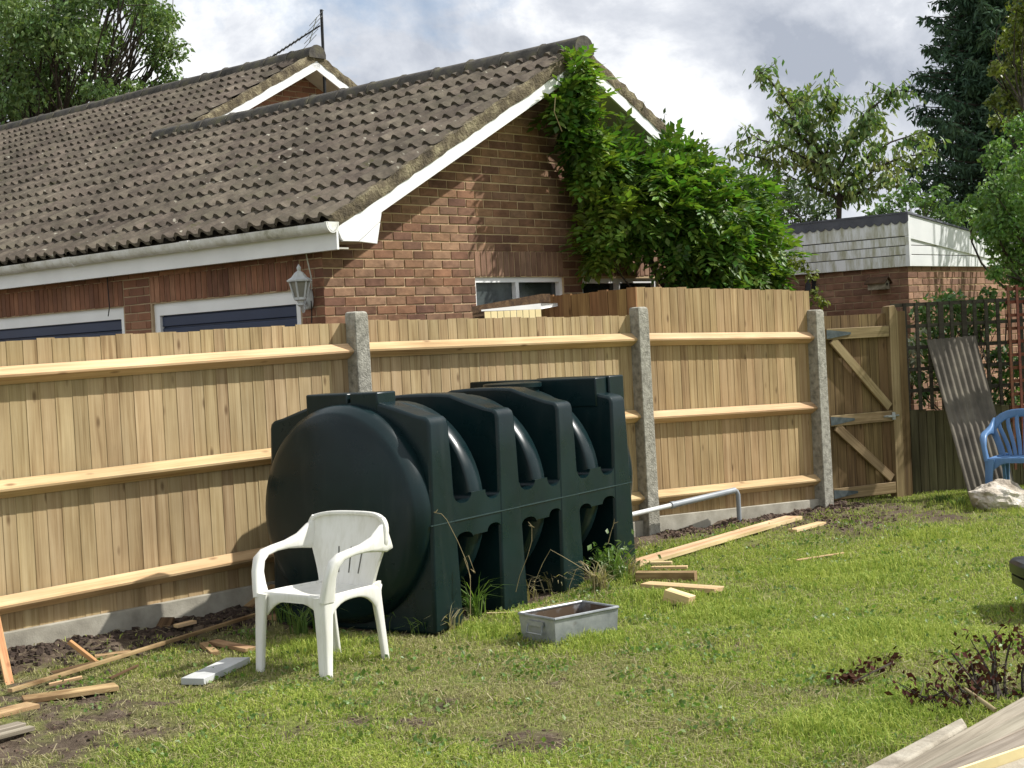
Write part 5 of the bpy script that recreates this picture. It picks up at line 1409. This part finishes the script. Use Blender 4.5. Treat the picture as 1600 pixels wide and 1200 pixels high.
v, f = leaf_quads(np.concatenate(sp_), .17, rg, .7, .30); npmesh('crown', v, f, M['conifer'], CN)['kind'] = 'stuff'

# pale green tree and yellow-green tree at the right edge
def blob(lst, d, dj, rj, per, rg):
    cen, rad, pr = [], [], []
    for (x, y, r) in lst:
        dd_ = d + rg.uniform(-dj, dj); cen.append(tuple(atd(x, y, dd_))); R0 = r / FPX * dd_; rad.append((R0, R0, R0 * .9)); pr.append(int(per * (r / 40.) ** 2) + 12)
    return cen, rad, pr
rg = np.random.default_rng(31)
c_, r_, p_ = blob([(1590, 270, 46), (1560, 300, 34), (1535, 320, 28), (1505, 328, 16), (1490, 322, 10), (1580, 340, 45), (1548, 355, 30), (1602, 390, 40), (1575, 410, 30), (1560, 385, 26), (1545, 250, 14), (1560, 230, 20), (1600, 200, 34), (1590, 440, 28), (1612, 330, 40), (1640, 260, 60), (1640, 360, 60), (1530, 345, 16), (1556, 425, 16), (1518, 312, 12), (1660, 440, 50)], 15.8, .7, 0, 640, rg)
tb = atd(1650, 600, 15.9)
crown_tree('birch_tree', 'pale green leafy tree hanging over the brick wall at the right edge', (tb.x, tb.y, 0), c_, r_, p_, .058, M['birch'], .09, 1.6, 32, droop=.7, asp=.55)
c_, r_, p_ = blob([(1600, 20, 30), (1585, 60, 22), (1600, 110, 40), (1570, 150, 26), (1560, 190, 18), (1600, 175, 30), (1556, 105, 14), (1625, 60, 60), (1640, 150, 60), (1560, 75, 9), (1548, 160, 9), (1620, -20, 50)], 17.5, .6, 0, 520, rg)
tb = atd(1700, 600, 17.5)
crown_tree('yellow_tree', 'yellow-green tree at the upper right in front of the dark conifer', (tb.x, tb.y, 0), c_, r_, p_, .07, M['yellow'], .1, 2.0, 33, droop=.6, asp=.55)

# background shrubs behind the outbuilding
c_, r_, p_ = blob([(1235, 300, 26), (1262, 318, 26), (1290, 330, 16), (1215, 310, 26), (1240, 335, 24), (1275, 340, 18), (1195, 290, 24), (1175, 280, 20), (1215, 335, 20)], 22, .8, 0, 420, rg)
tb = atd(1240, 400, 22); crown_tree('shrub', 'dull green shrub between the vine and the cherry tree', (tb.x, tb.y, 0), c_, r_, p_, .085, M['dull'], .06, 2.2, 34, cat='shrub')
c_, r_, p_ = blob([(1400, 318, 24), (1420, 300, 20), (1440, 318, 22), (1380, 330, 16), (1462, 330, 24), (1470, 300, 16), (1490, 345, 22), (1360, 334, 12)], 24, .8, 0, 420, rg)
tb = atd(1430, 400, 24); crown_tree('shrub', 'dark shrub behind the outbuilding roof left of the conifer', (tb.x, tb.y, 0), c_, r_, p_, .10, M['bush'], .07, 2.4, 35, cat='shrub')

# shrub behind the old trellis, dark stems; variegated plant
c_, r_, p_ = blob([(1450, 490, 30), (1480, 470, 24), (1500, 490, 30), (1530, 480, 24), (1470, 520, 30), (1440, 540, 24), (1520, 520, 26), (1545, 500, 20), (1560, 560, 26), (1550, 600, 24), (1460, 570, 24), (1480, 600, 26), (1545, 640, 26), (1580, 620, 26), (1500, 560, 20), (1430, 590, 18), (1590, 570, 24), (1575, 670, 26), (1445, 615, 18), (1545, 460, 14), (1570, 470, 12)], 15.75, .25, 0, 300, rg)
tb = atd(1525, 700, 15.75); crown_tree('shrub', 'leafy shrub growing behind the dark trellis against the brick wall', (tb.x, tb.y, 0), c_, r_, p_, .075, M['bush'], .05, .5, 36, cat='shrub', asp=.6)
c_, r_, p_ = blob([(1415, 530, 14), (1425, 560, 14), (1408, 570, 12), (1432, 540, 10), (1420, 590, 12), (1400, 545, 10), (1441, 515, 9)], 15.3, .1, 0, 170, rg)
tb = atd(1420, 720, 15.3); crown_tree('variegated_plant', 'plant with whitish leaves seen through the dark trellis', (tb.x, tb.y, 0), c_, r_, p_, .085, M['pale'], .02, .8, 37, cat='plant', asp=.4, droop=.8)

# ------------------------------------------------------------------ wisteria on the gable
rg = np.random.default_rng(44)
WI = thing('climbing_wisteria', 'leafy green wisteria climbing the gable and hanging over the fence', 'climber', hp(5.0, -.2, 0))
blobs = [(903, 98, 14, .40), (905, 118, 20, .42), (895, 140, 24, .40), (880, 165, 20, .34), (905, 170, 28, .36), (878, 195, 18, .30), (905, 205, 32, .34), (885, 225, 22, .30), (915, 240, 34, .36), (945, 225, 16, .30),
         (930, 265, 34, .36), (905, 280, 14, .3), (960, 265, 34, .42), (990, 255, 26, .46), (1000, 285, 42, .55), (945, 305, 40, .40), (925, 340, 34, .36), (915, 375, 22, .30), (915, 400, 13, .26), (960, 340, 40, .50), (1010, 330, 50, .62), (985, 365, 28, .45), (930, 388, 16, .34),
         (1040, 270, 34, .60), (1060, 300, 50, .72), (1070, 345, 56, .80), (1050, 390, 46, .66), (1085, 260, 34, .60), (1110, 290, 48, .80), (1125, 335, 58, .90), (1120, 385, 58, .90), (1090, 425, 44, .70), (1130, 430, 42, .80), (1155, 290, 34, .80), (1175, 325, 46, .90), (1180, 370, 46, .90), (1165, 415, 38, .85), (1192, 300, 18, .80), (1200, 345, 20, .8), (1198, 390, 22, .8), (1190, 425, 20, .75), (1035, 245, 16, .5), (1060, 250, 20, .5), (1225, 400, 12, .8), (1215, 430, 14, .8)]
blobs = [(x - (8 if x > 1100 else 0) + (9 if x < 990 and y > 180 else 0), y, r * (.66 if y < 215 and x < 970 else .86), o_) for x, y, r, o_ in blobs]
cen, rad, per = [], [], []
for (x, y, r, off) in blobs:
    p = onplane(x, y, HC + N * off, N); R0 = r / FPX * p.y; cen.append(p); rad.append(R0); per.append(int(26 + 62 * (r / 40) ** 2))
# one compound leaf: midrib with paired leaflets
def comp_leaf(pairs=5, ll=.26, lf=.075, wf=.030, sag=.05):
    vs, fs = [], []
    for i in range(pairs * 2 + 1):
        k_ = i // 2; t = (k_ + .8) / (pairs + .6) if i < pairs * 2 else 1.0
        o_ = V((ll * t, 0, -sag * t * t)); sg = (1 if i % 2 else -1)
        d = V((.55, .8 * sg, -.18)).normalized() if i < pairs * 2 else V((1, 0, -.25)).normalized()
        s_ = d.cross(Z).normalized(); n0 = len(vs); f_ = lf * (.8 + .3 * math.sin(math.pi * min(t, .95)))
        vs += [o_, o_ + d * f_ * .45 + s_ * wf * .5 + Z * .004, o_ + d * f_, o_ + d * f_ * .45 - s_ * wf * .5 + Z * .004]; fs += [(n0, n0 + 1, n0 + 2), (n0, n0 + 2, n0 + 3)]
    return np.array([tuple(v) for v in vs]), np.array(fs)
LV = [comp_leaf(3, .17, .10, .050), comp_leaf(2, .13, .105, .054, .05), comp_leaf(4, .21, .095, .046, .06)]
LM = []
for v, f in LV:
    me = bpy.data.meshes.new('leaf'); me.from_pydata([tuple(a) for a in v], [], [tuple(int(i) for i in q) for q in f]); me.materials.append(M['wist']); LM.append(me)
leaves = []
for c, r, m in zip(cen, rad, per):
    for _ in range(m):
        d = V(rand_unit(rg, 1)[0]); d = (d + N * .25).normalized(); t = rg.random() ** .33
        p = c + d * r * t
        if (p - HC).dot(N) < .02: p += N * (.03 - (p - HC).dot(N))
        x = (d * .6 + V(rand_unit(rg, 1)[0]) * 1.1 + Z * -.30).normalized(); yv = (Z.cross(x) + V(rand_unit(rg, 1)[0]) * .45)
        leaves.append((t * r + (p - HC).dot(N) * .8 - p.y * .0, p, frame(p, x, yv)[1], int(rg.integers(3)), .75 + .5 * rg.random()))
leaves.sort(key=lambda q: -q[0])
vs, fs, k = [], [], 0
for i, (s_, p, Mx, t, sc_) in enumerate(leaves):
    if i < 300: inst('leaf', LM[t], WI, p, Mx, (sc_,) * 3)
    else:
        A_ = np.array(Mx); v, f = LV[t]; vs.append(v @ A_.T * sc_ + np.array(p)); fs.append(f + k); k += len(v)
npmesh('foliage', np.concatenate(vs), np.concatenate(fs), M['wist'], WI)['kind'] = 'stuff'
b = MB(); root = hp(5.2, -.15, 0)
for i, c in enumerate(cen):
    if i % 2 == 0: p, r = limb(hp(4.6, -.12, 1.9) if i > 20 else hp(3.4, -.12, 3.0), c, .1, .02, .006, rg); b.tube(p, r, 5)
b.tube([root, hp(5.0, -.12, 1.2), hp(4.6, -.12, 1.9), hp(4.0, -.1, 2.6), hp(3.4, -.12, 3.0), hp(2.95, -.14, 3.6)], [.05, .045, .04, .03, .025, .02], 7)
b.build('stem', M['bark'], WI, smooth=60)
b = MB(); gg = lambda x, y: onplane(x, y, HC + N * .45, N)
b.tube([gg(868, 150), gg(866, 175), gg(872, 190), gg(878, 205)], .005, 4); b.tube([gg(1000, 262), gg(988, 300), gg(990, 340), gg(965, 378)], .006, 4); b.build('bare_shoot', M['straw'], WI)
# sprigs standing up from the right verge
b = MB(); lp3 = []
for (x, y) in ((984, 150), (998, 158), (1030, 190), (1036, 178), (1052, 205), (1075, 225), (1096, 215), (1128, 250), (1150, 262)):
    p = onplane(x, y + 22, HC + N * .30, N); q = onplane(x + 3, y, HC + N * .30, N); b.tube([p, q], [.006, .003], 4)
    w = rg.random((9, 1)); lp3.append(np.array(p) * (1 - w) + np.array(q) * w + rg.normal(size=(9, 3)) * .02)
b.build('shoot', M['bark'], WI)['kind'] = 'stuff'; v, f = leaf_quads(np.concatenate(lp3), .06, rg, 0, .5); npmesh('shoot_leaves', v, f, M['dull'], WI)['kind'] = 'stuff'

# drooping reddish dead stems above the tall fence end
c_, r_, p_ = blob([(1268, 430, 12), (1272, 455, 10), (1278, 468, 11), (1255, 415, 12), (1240, 410, 12), (1288, 472, 8)], 15.4, .1, 0, 220, rg)
tb = atd(1262, 520, 15.4); crown_tree('climber', 'straggly half dead climber above the right end of the tall fence', (tb.x, tb.y, 0), c_, r_, p_, .06, M['yellow'], .012, 1.9, 38, cat='climber', droop=.8)

# ------------------------------------------------------------------ weeds, stalks, dead shrub, soil
def tuft(name, label, base, n, h, spread, m, seed, w=.006, group=None, cat='weed'):
    rg = np.random.default_rng(seed); vs, fs = [], []
    for i in range(n):
        a = rg.uniform(0, 6.283); hh = h * rg.uniform(.5, 1.1); ln = rg.uniform(.15, .75) * spread
        x0, y0 = base.x + rg.normal() * .035 * spread, base.y + rg.normal() * .03 * spread; dx, dy = math.cos(a), math.sin(a); k0 = len(vs); q = rg.uniform(0, 6.283); sx, sy = math.cos(q) * w / 2, math.sin(q) * w / 2
        for j, t in enumerate((0, .35, .7, 1)):
            z = base.z + hh * (1.35 * t - .55 * t * t * (1 + ln)); r = ln * hh * 1.4 * t * t; f_ = (1, .9, .6, .08)[j]
            vs += [(x0 + dx * r - sx * f_, y0 + dy * r - sy * f_, z), (x0 + dx * r + sx * f_, y0 + dy * r + sy * f_, z)]
        for j in range(3): fs.append((k0 + 2 * j, k0 + 2 * j + 1, k0 + 2 * j + 3, k0 + 2 * j + 2))
    b = MB(); b.add(vs, fs); o = b.build(name, m, at=base); return tag(o, label, cat, group)
M['weed'] = leaf_mat('tall_grass_blade', (.090, .16, .035, 1), (.13, .21, .05, 1), (.19, .26, .08, 1), .3, .02, .35)
M['weed_dry'] = leaf_mat('dry_grass_blade', (.26, .23, .12, 1), (.34, .30, .17, 1), (.42, .37, .22, 1), .25, .02, .3)
for i, (x, y, n, h_, sp__, lab, mm) in enumerate([
        (740, 965, 34, .24, .8, 'tall green grass tuft at the first slot of the tank', 'weed'), (790, 945, 26, .20, .8, 'grass tuft in front of the second tank rib', 'weed'),
        (868, 925, 30, .18, 1.0, 'half dry grass tuft between the tank and the trough', 'weed_dry'), (820, 935, 26, .15, 1.0, 'straw-coloured tuft in front of the second tank rib', 'weed_dry'), (935, 925, 46, .20, 1.0, 'dry grass tuft behind the trough at the third tank slot', 'weed_dry'), (962, 912, 44, .24, .8, 'green weedy tuft at the right end of the tank', 'weed'),
        (985, 905, 40, .18, .9, 'dry tuft at the foot of the last tank rib', 'weed_dry'), (560, 975, 40, .20, .8, 'long grass under the domed end of the tank', 'weed'), (610, 985, 34, .18, .9, 'long grass right of the white chair rear leg', 'weed'), (660, 990, 24, .14, .9, 'short tuft at the left foot of the first tank rib', 'weed'),
        (450, 975, 40, .20, .9, 'dark long grass behind the white chair legs', 'weed'), (470, 990, 34, .20, .9, 'long grass between the white chair legs', 'weed'), (505, 985, 30, .2, .8, 'long grass under the white chair seat', 'weed'), (700, 985, 20, .16, .9, 'curling grass at the corner of the first tank rib', 'weed_dry'),
        (585, 1010, 26, .12, .9, 'grass clump round the right rear leg of the white chair', 'weed'), (1010, 890, 16, .10, .8, 'small tuft in front of the brown square timber', 'weed'), (1040, 905, 16, .10, .8, 'small tuft beside the wedge of timber', 'weed'), (400, 1000, 24, .12, .9, 'grass clump left of the white chair', 'weed'),
        (830, 1010, 18, .07, .9, 'grass at the left front edge of the trough', 'weed'), (905, 1002, 22, .07, .9, 'grass along the front of the trough', 'weed'), (1475, 785, 40, .12, 1.0, 'bright green grass at the foot of the old fence', 'weed'), (1500, 790, 30, .12, 1.0, 'bright green grass beside the corrugated sheet', 'weed')]):
    p = gnd(x, y); tuft('grass_tuft', lab, V((p.x, p.y, zat(p.x, p.y))), int(n * 1.5), h_ * (1.5 if y < 1000 and x < 1000 else 1.0), sp__, M[mm], 60 + i, .009, 'grass tufts left long round the tank and fence')
def stalk(label, pxs, d0, m='straw', r=.0026, heads=True):
    pts = [atd(x, y, d) for (x, y), d in zip(pxs, d0)]; b = MB().tube(pts, [r] + [r * .8] * (len(pts) - 2) + [r * .5], 5)
    if heads:
        for q in range(3): e_ = pts[-1] + V((rg.normal() * .02, rg.normal() * .02, rg.normal() * .02)); b.tube([pts[-1], e_], [.004, .002], 4)
    o = b.build('dry_stalk', M[m], at=pts[0]); return tag(o, label, 'dead stalk', 'dry stalks in front of the tank')
stalk('long bowed dry stalk arching over the first tank rib to the seam', [(735, 905), (730, 880), (715, 845), (698, 812), (690, 803), (680, 801)], [9.0] * 6)
stalk('dry stalk standing before the second tank rib', [(806, 925), (812, 900), (824, 870), (831, 845), (831, 822)], [9.45] * 5)
stalk('bent dry stalk folding down before the third tank rib', [(930, 900), (905, 885), (880, 870), (860, 859), (848, 880), (836, 908)], [9.7] * 6)
stalk('upright pale stalk just behind the trough', [(930, 945), (929, 920), (928, 898)], [9.6] * 3)
stalk('thin stalk leaning across the last tank slot', [(950, 850), (955, 830), (959, 818)], [10.3] * 3)
stalk('thin dry stalk leaning over the right edge of the tank', [(962, 885), (980, 866), (996, 850)], [10.6] * 3)
stalk('curled dry stalk beside the green tuft at the first slot', [(735, 960), (735, 900), (725, 872), (732, 868), (742, 895)], [9.15] * 5)
stalk('long dead stem lying along the foot of the tank', [(760, 958), (800, 957), (850, 948), (905, 936)], [9.35, 9.5, 9.7, 9.9], heads=False, r=.006)
stalk('short forked stalk behind the trough handle end', [(888, 935), (890, 915), (900, 890), (915, 882)], [9.75] * 4)

# nettle-like leafy weed at the right foot of the tank
q = gnd(955, 905); rg = np.random.default_rng(71); pts = np.array([q.x, q.y, .14]) + rg.normal(size=(170, 3)) * np.array([.10, .10, .07]); v, f = leaf_quads(pts, .05, rg, .1, .6)
NW = thing('leafy_weed', 'leafy green weed at the right foot of the tank', 'weed', (q.x, q.y, 0)); npmesh('leaves', v, f, M['weed'], NW)['kind'] = 'stuff'
b = MB()
for i in range(9): b.tube([V((q.x + rg.normal() * .05, q.y + rg.normal() * .05, -.01)), V((q.x + rg.normal() * .1, q.y + rg.normal() * .1, .2))], .004, 4)
b.build('stem', M['weed'], NW)

# dead shrub by the raised bed
rg = np.random.default_rng(81); q = gnd(1540, 1118); DS = thing('dead_shrub', 'dug up dead shrub with dark red leaves at the lower right', 'shrub', (q.x, q.y, 0))
b = MB(); lpts = []
for (x, y, xx, yy, z) in [(1560, 1110, 1490, 1050, .20), (1560, 1110, 1540, 1030, .26), (1580, 1100, 1580, 1040, .22), (1540, 1115, 1470, 1085, .10), (1520, 1120, 1440, 1105, .05), (1590, 1090, 1600, 1030, .24), (1545, 1110, 1520, 1060, .16), (1600, 1090, 1620, 1050, .2), (1560, 1105, 1555, 1060, .18), (1530, 1118, 1500, 1090, .12), (1500, 1115, 1430, 1095, .05), (1575, 1105, 1530, 1045, .2)]:
    a, c = gnd(x, y), gnd(xx, yy + z * 200, 0) + Z * z
    p, r = limb(a, c, .12, .009, .004, rg, 5); b.tube(p, r, 5)
    for i in range(3):
        e_ = p[3 + i % 3] + V(rg.normal(size=3)) * .07; b.tube([p[2 + i], e_], [.004, .002], 4); lpts.append(np.array(e_) + rg.normal(size=(7, 3)) * .035)
    lpts.append(np.array(c) + rg.normal(size=(10, 3)) * .045); lpts.append(np.array(p[2]) + rg.normal(size=(14, 3)) * np.array([.09, .07, .03]))
b.build('branches', M['bark'], DS, smooth=60); v, f = leaf_quads(np.concatenate(lpts), .034, rg, .5, .6); npmesh('leaves', v, f, M['dead'], DS)['kind'] = 'stuff'
MB().tube([gnd(1555, 1110, .06), gnd(1530, 1092, .09), gnd(1508, 1076, .10)], [.010, .009, .006], 6).build('bare_branch', M['straw'], DS, smooth=60)

# root clump and dead sprig on the lawn
q = gnd(1330, 1068); o = thing('root_clump', 'clod of roots and dead red sprig lying on the lawn', 'clod', (q.x, q.y, 0))
pts = np.concatenate([np.array(gnd(x, y)) + rg.normal(size=(m, 3)) * np.array([.035, .03, .015]) + np.array([0, 0, .03]) for x, y, m in ((1325, 1068, 50), (1335, 1072, 30), (1352, 1050, 26), (1380, 1052, 24), (1392, 1038, 26))])
v, f = leaf_quads(pts, .035, rg, .2, .7); npmesh('roots', v, f, M['dead'], o)['kind'] = 'stuff'
MB().tube([gnd(1335, 1065, .03), gnd(1360, 1052, .05), gnd(1392, 1036, .05)], .004, 4).build('sprig', M['bark'], o)

# soil clods along the fence and bark chips by the tall bay
def lumps(name, label, cat, spots, m, seed):
    rg = np.random.default_rng(seed); b = MB()
    for (x, y, s) in spots:
        z = zat(x, y); Mx = Matrix.Rotation(rg.uniform(0, 6), 3, 'Z') @ Matrix.Rotation(rg.uniform(-.6, .6), 3, 'X')
        vs = []
        for (a, c, e_) in ((-1, -1, -1), (1, -1, -1), (1, 1, -1), (-1, 1, -1), (-.7, -.7, .8), (.7, -.6, .9), (.6, .8, .7), (-.8, .6, 1)):
            vs.append(V((x, y, z + s * .25)) + Mx @ V((a * s * rg.uniform(.6, 1.1), c * s * rg.uniform(.5, 1), e_ * s * .5 * rg.uniform(.6, 1.1))))
        b.add(vs, [(3, 2, 1, 0), (4, 5, 6, 7), (0, 1, 5, 4), (1, 2, 6, 5), (2, 3, 7, 6), (3, 0, 4, 7)])
    o = b.build(name, m, at=(spots[0][0], spots[0][1], 0), smooth=60); tag(o, label, cat, kind='stuff')
rg = np.random.default_rng(91); spots = []
for i in range(1500):
    t = rg.uniform(-.4, 1.0); p = P0 + (P1 - P0) * t + c12 * (.05 + abs(rg.normal()) * .30); spots.append((p.x, p.y, rg.uniform(.006, .030) * (1.3 if rg.random() < .1 else 1)))
lumps('soil_clods', 'dark crumbly soil turned over along the foot of the left fence', 'soil', spots, M['soil'], 92)
spots = []
for i in range(900):
    t = rg.uniform(0, 1.12); p = P2 + (P3 - P2) * t + c23 * (.06 + abs(rg.normal()) * .16); spots.append((p.x, p.y, rg.uniform(.008, .026)))
for i in range(500):
    c = gnd(rg.normal() * 45 + 1300, rg.normal() * 9 + 812); spots.append((c.x, c.y, rg.uniform(.006, .02)))
lumps('bark_chips', 'brown chips and soil along the foot of the tall fence and gate', 'bark chips', spots, M['chip'], 93)
spots = []
for c, r in bare:
    for i in range(int(40 * min(r, .5) / .15)): spots.append((c.x + rg.normal() * r * .6, c.y + rg.normal() * r * .9, rg.uniform(.003, .010)))
lumps('loose_earth', 'crumbs of bare earth in the worn patches of the lawn', 'soil', spots, M['chip'], 94)

# broad-leaved lawn weeds and dry clippings, too many to count
rg = np.random.default_rng(101); cs_ = []
for i in range(420):
    y = rg.uniform(5.8, 13.5); x = rg.uniform(-1, 1) * .36 * y
    d, sd = segdist(np.array([x]), np.array([y]), P0 - d12 * 3, P3 + d12 * 3)
    if sd[0] < .3 or soil_at(np.array([x]), np.array([y]))[0] > .5: continue
    m = int(rg.integers(8, 40)); cs_.append(np.array([x, y, zat(x, y) + .022]) + rg.normal(size=(m, 3)) * np.array([.07, .07, .008]))
v, f = leaf_quads(np.concatenate(cs_), .026, rg, -.1, .75)
tag(npmesh('lawn_weeds', v, f, M['weed']), 'clover and small broad-leaved weeds in the lawn', 'weeds', kind='stuff')
n = 5200; y = rg.uniform(5.6, 12.5, n); x = rg.uniform(-1, 1, n) * .36 * y; d, sd = segdist(x, y, P0 - d12 * 3, P3 + d12 * 3); k_ = sd > .1; x, y = x[k_], y[k_]; n = len(x)
a = rg.uniform(0, 3.14, n); l_ = rg.uniform(.012, .045, n); z = height_at(x, y) + rg.uniform(.012, .032, n); tz = rg.normal(size=n) * .006
P = np.zeros((n, 4, 3)); dx, dy = np.cos(a) * l_, np.sin(a) * l_; w_ = .0022
P[:, 0] = np.stack([x - dx - dy / l_ * w_, y - dy + dx / l_ * w_, z - tz], -1); P[:, 1] = np.stack([x - dx + dy / l_ * w_, y - dy - dx / l_ * w_, z - tz], -1)
P[:, 2] = np.stack([x + dx + dy / l_ * w_, y + dy - dx / l_ * w_, z + tz], -1); P[:, 3] = np.stack([x + dx - dy / l_ * w_, y + dy + dx / l_ * w_, z + tz], -1)
tag(npmesh('grass_clippings', P.reshape(-1, 3), np.arange(n * 4).reshape(-1, 4), M['weed_dry']), 'dry grass clippings strewn over the lawn', 'clippings', kind='stuff')
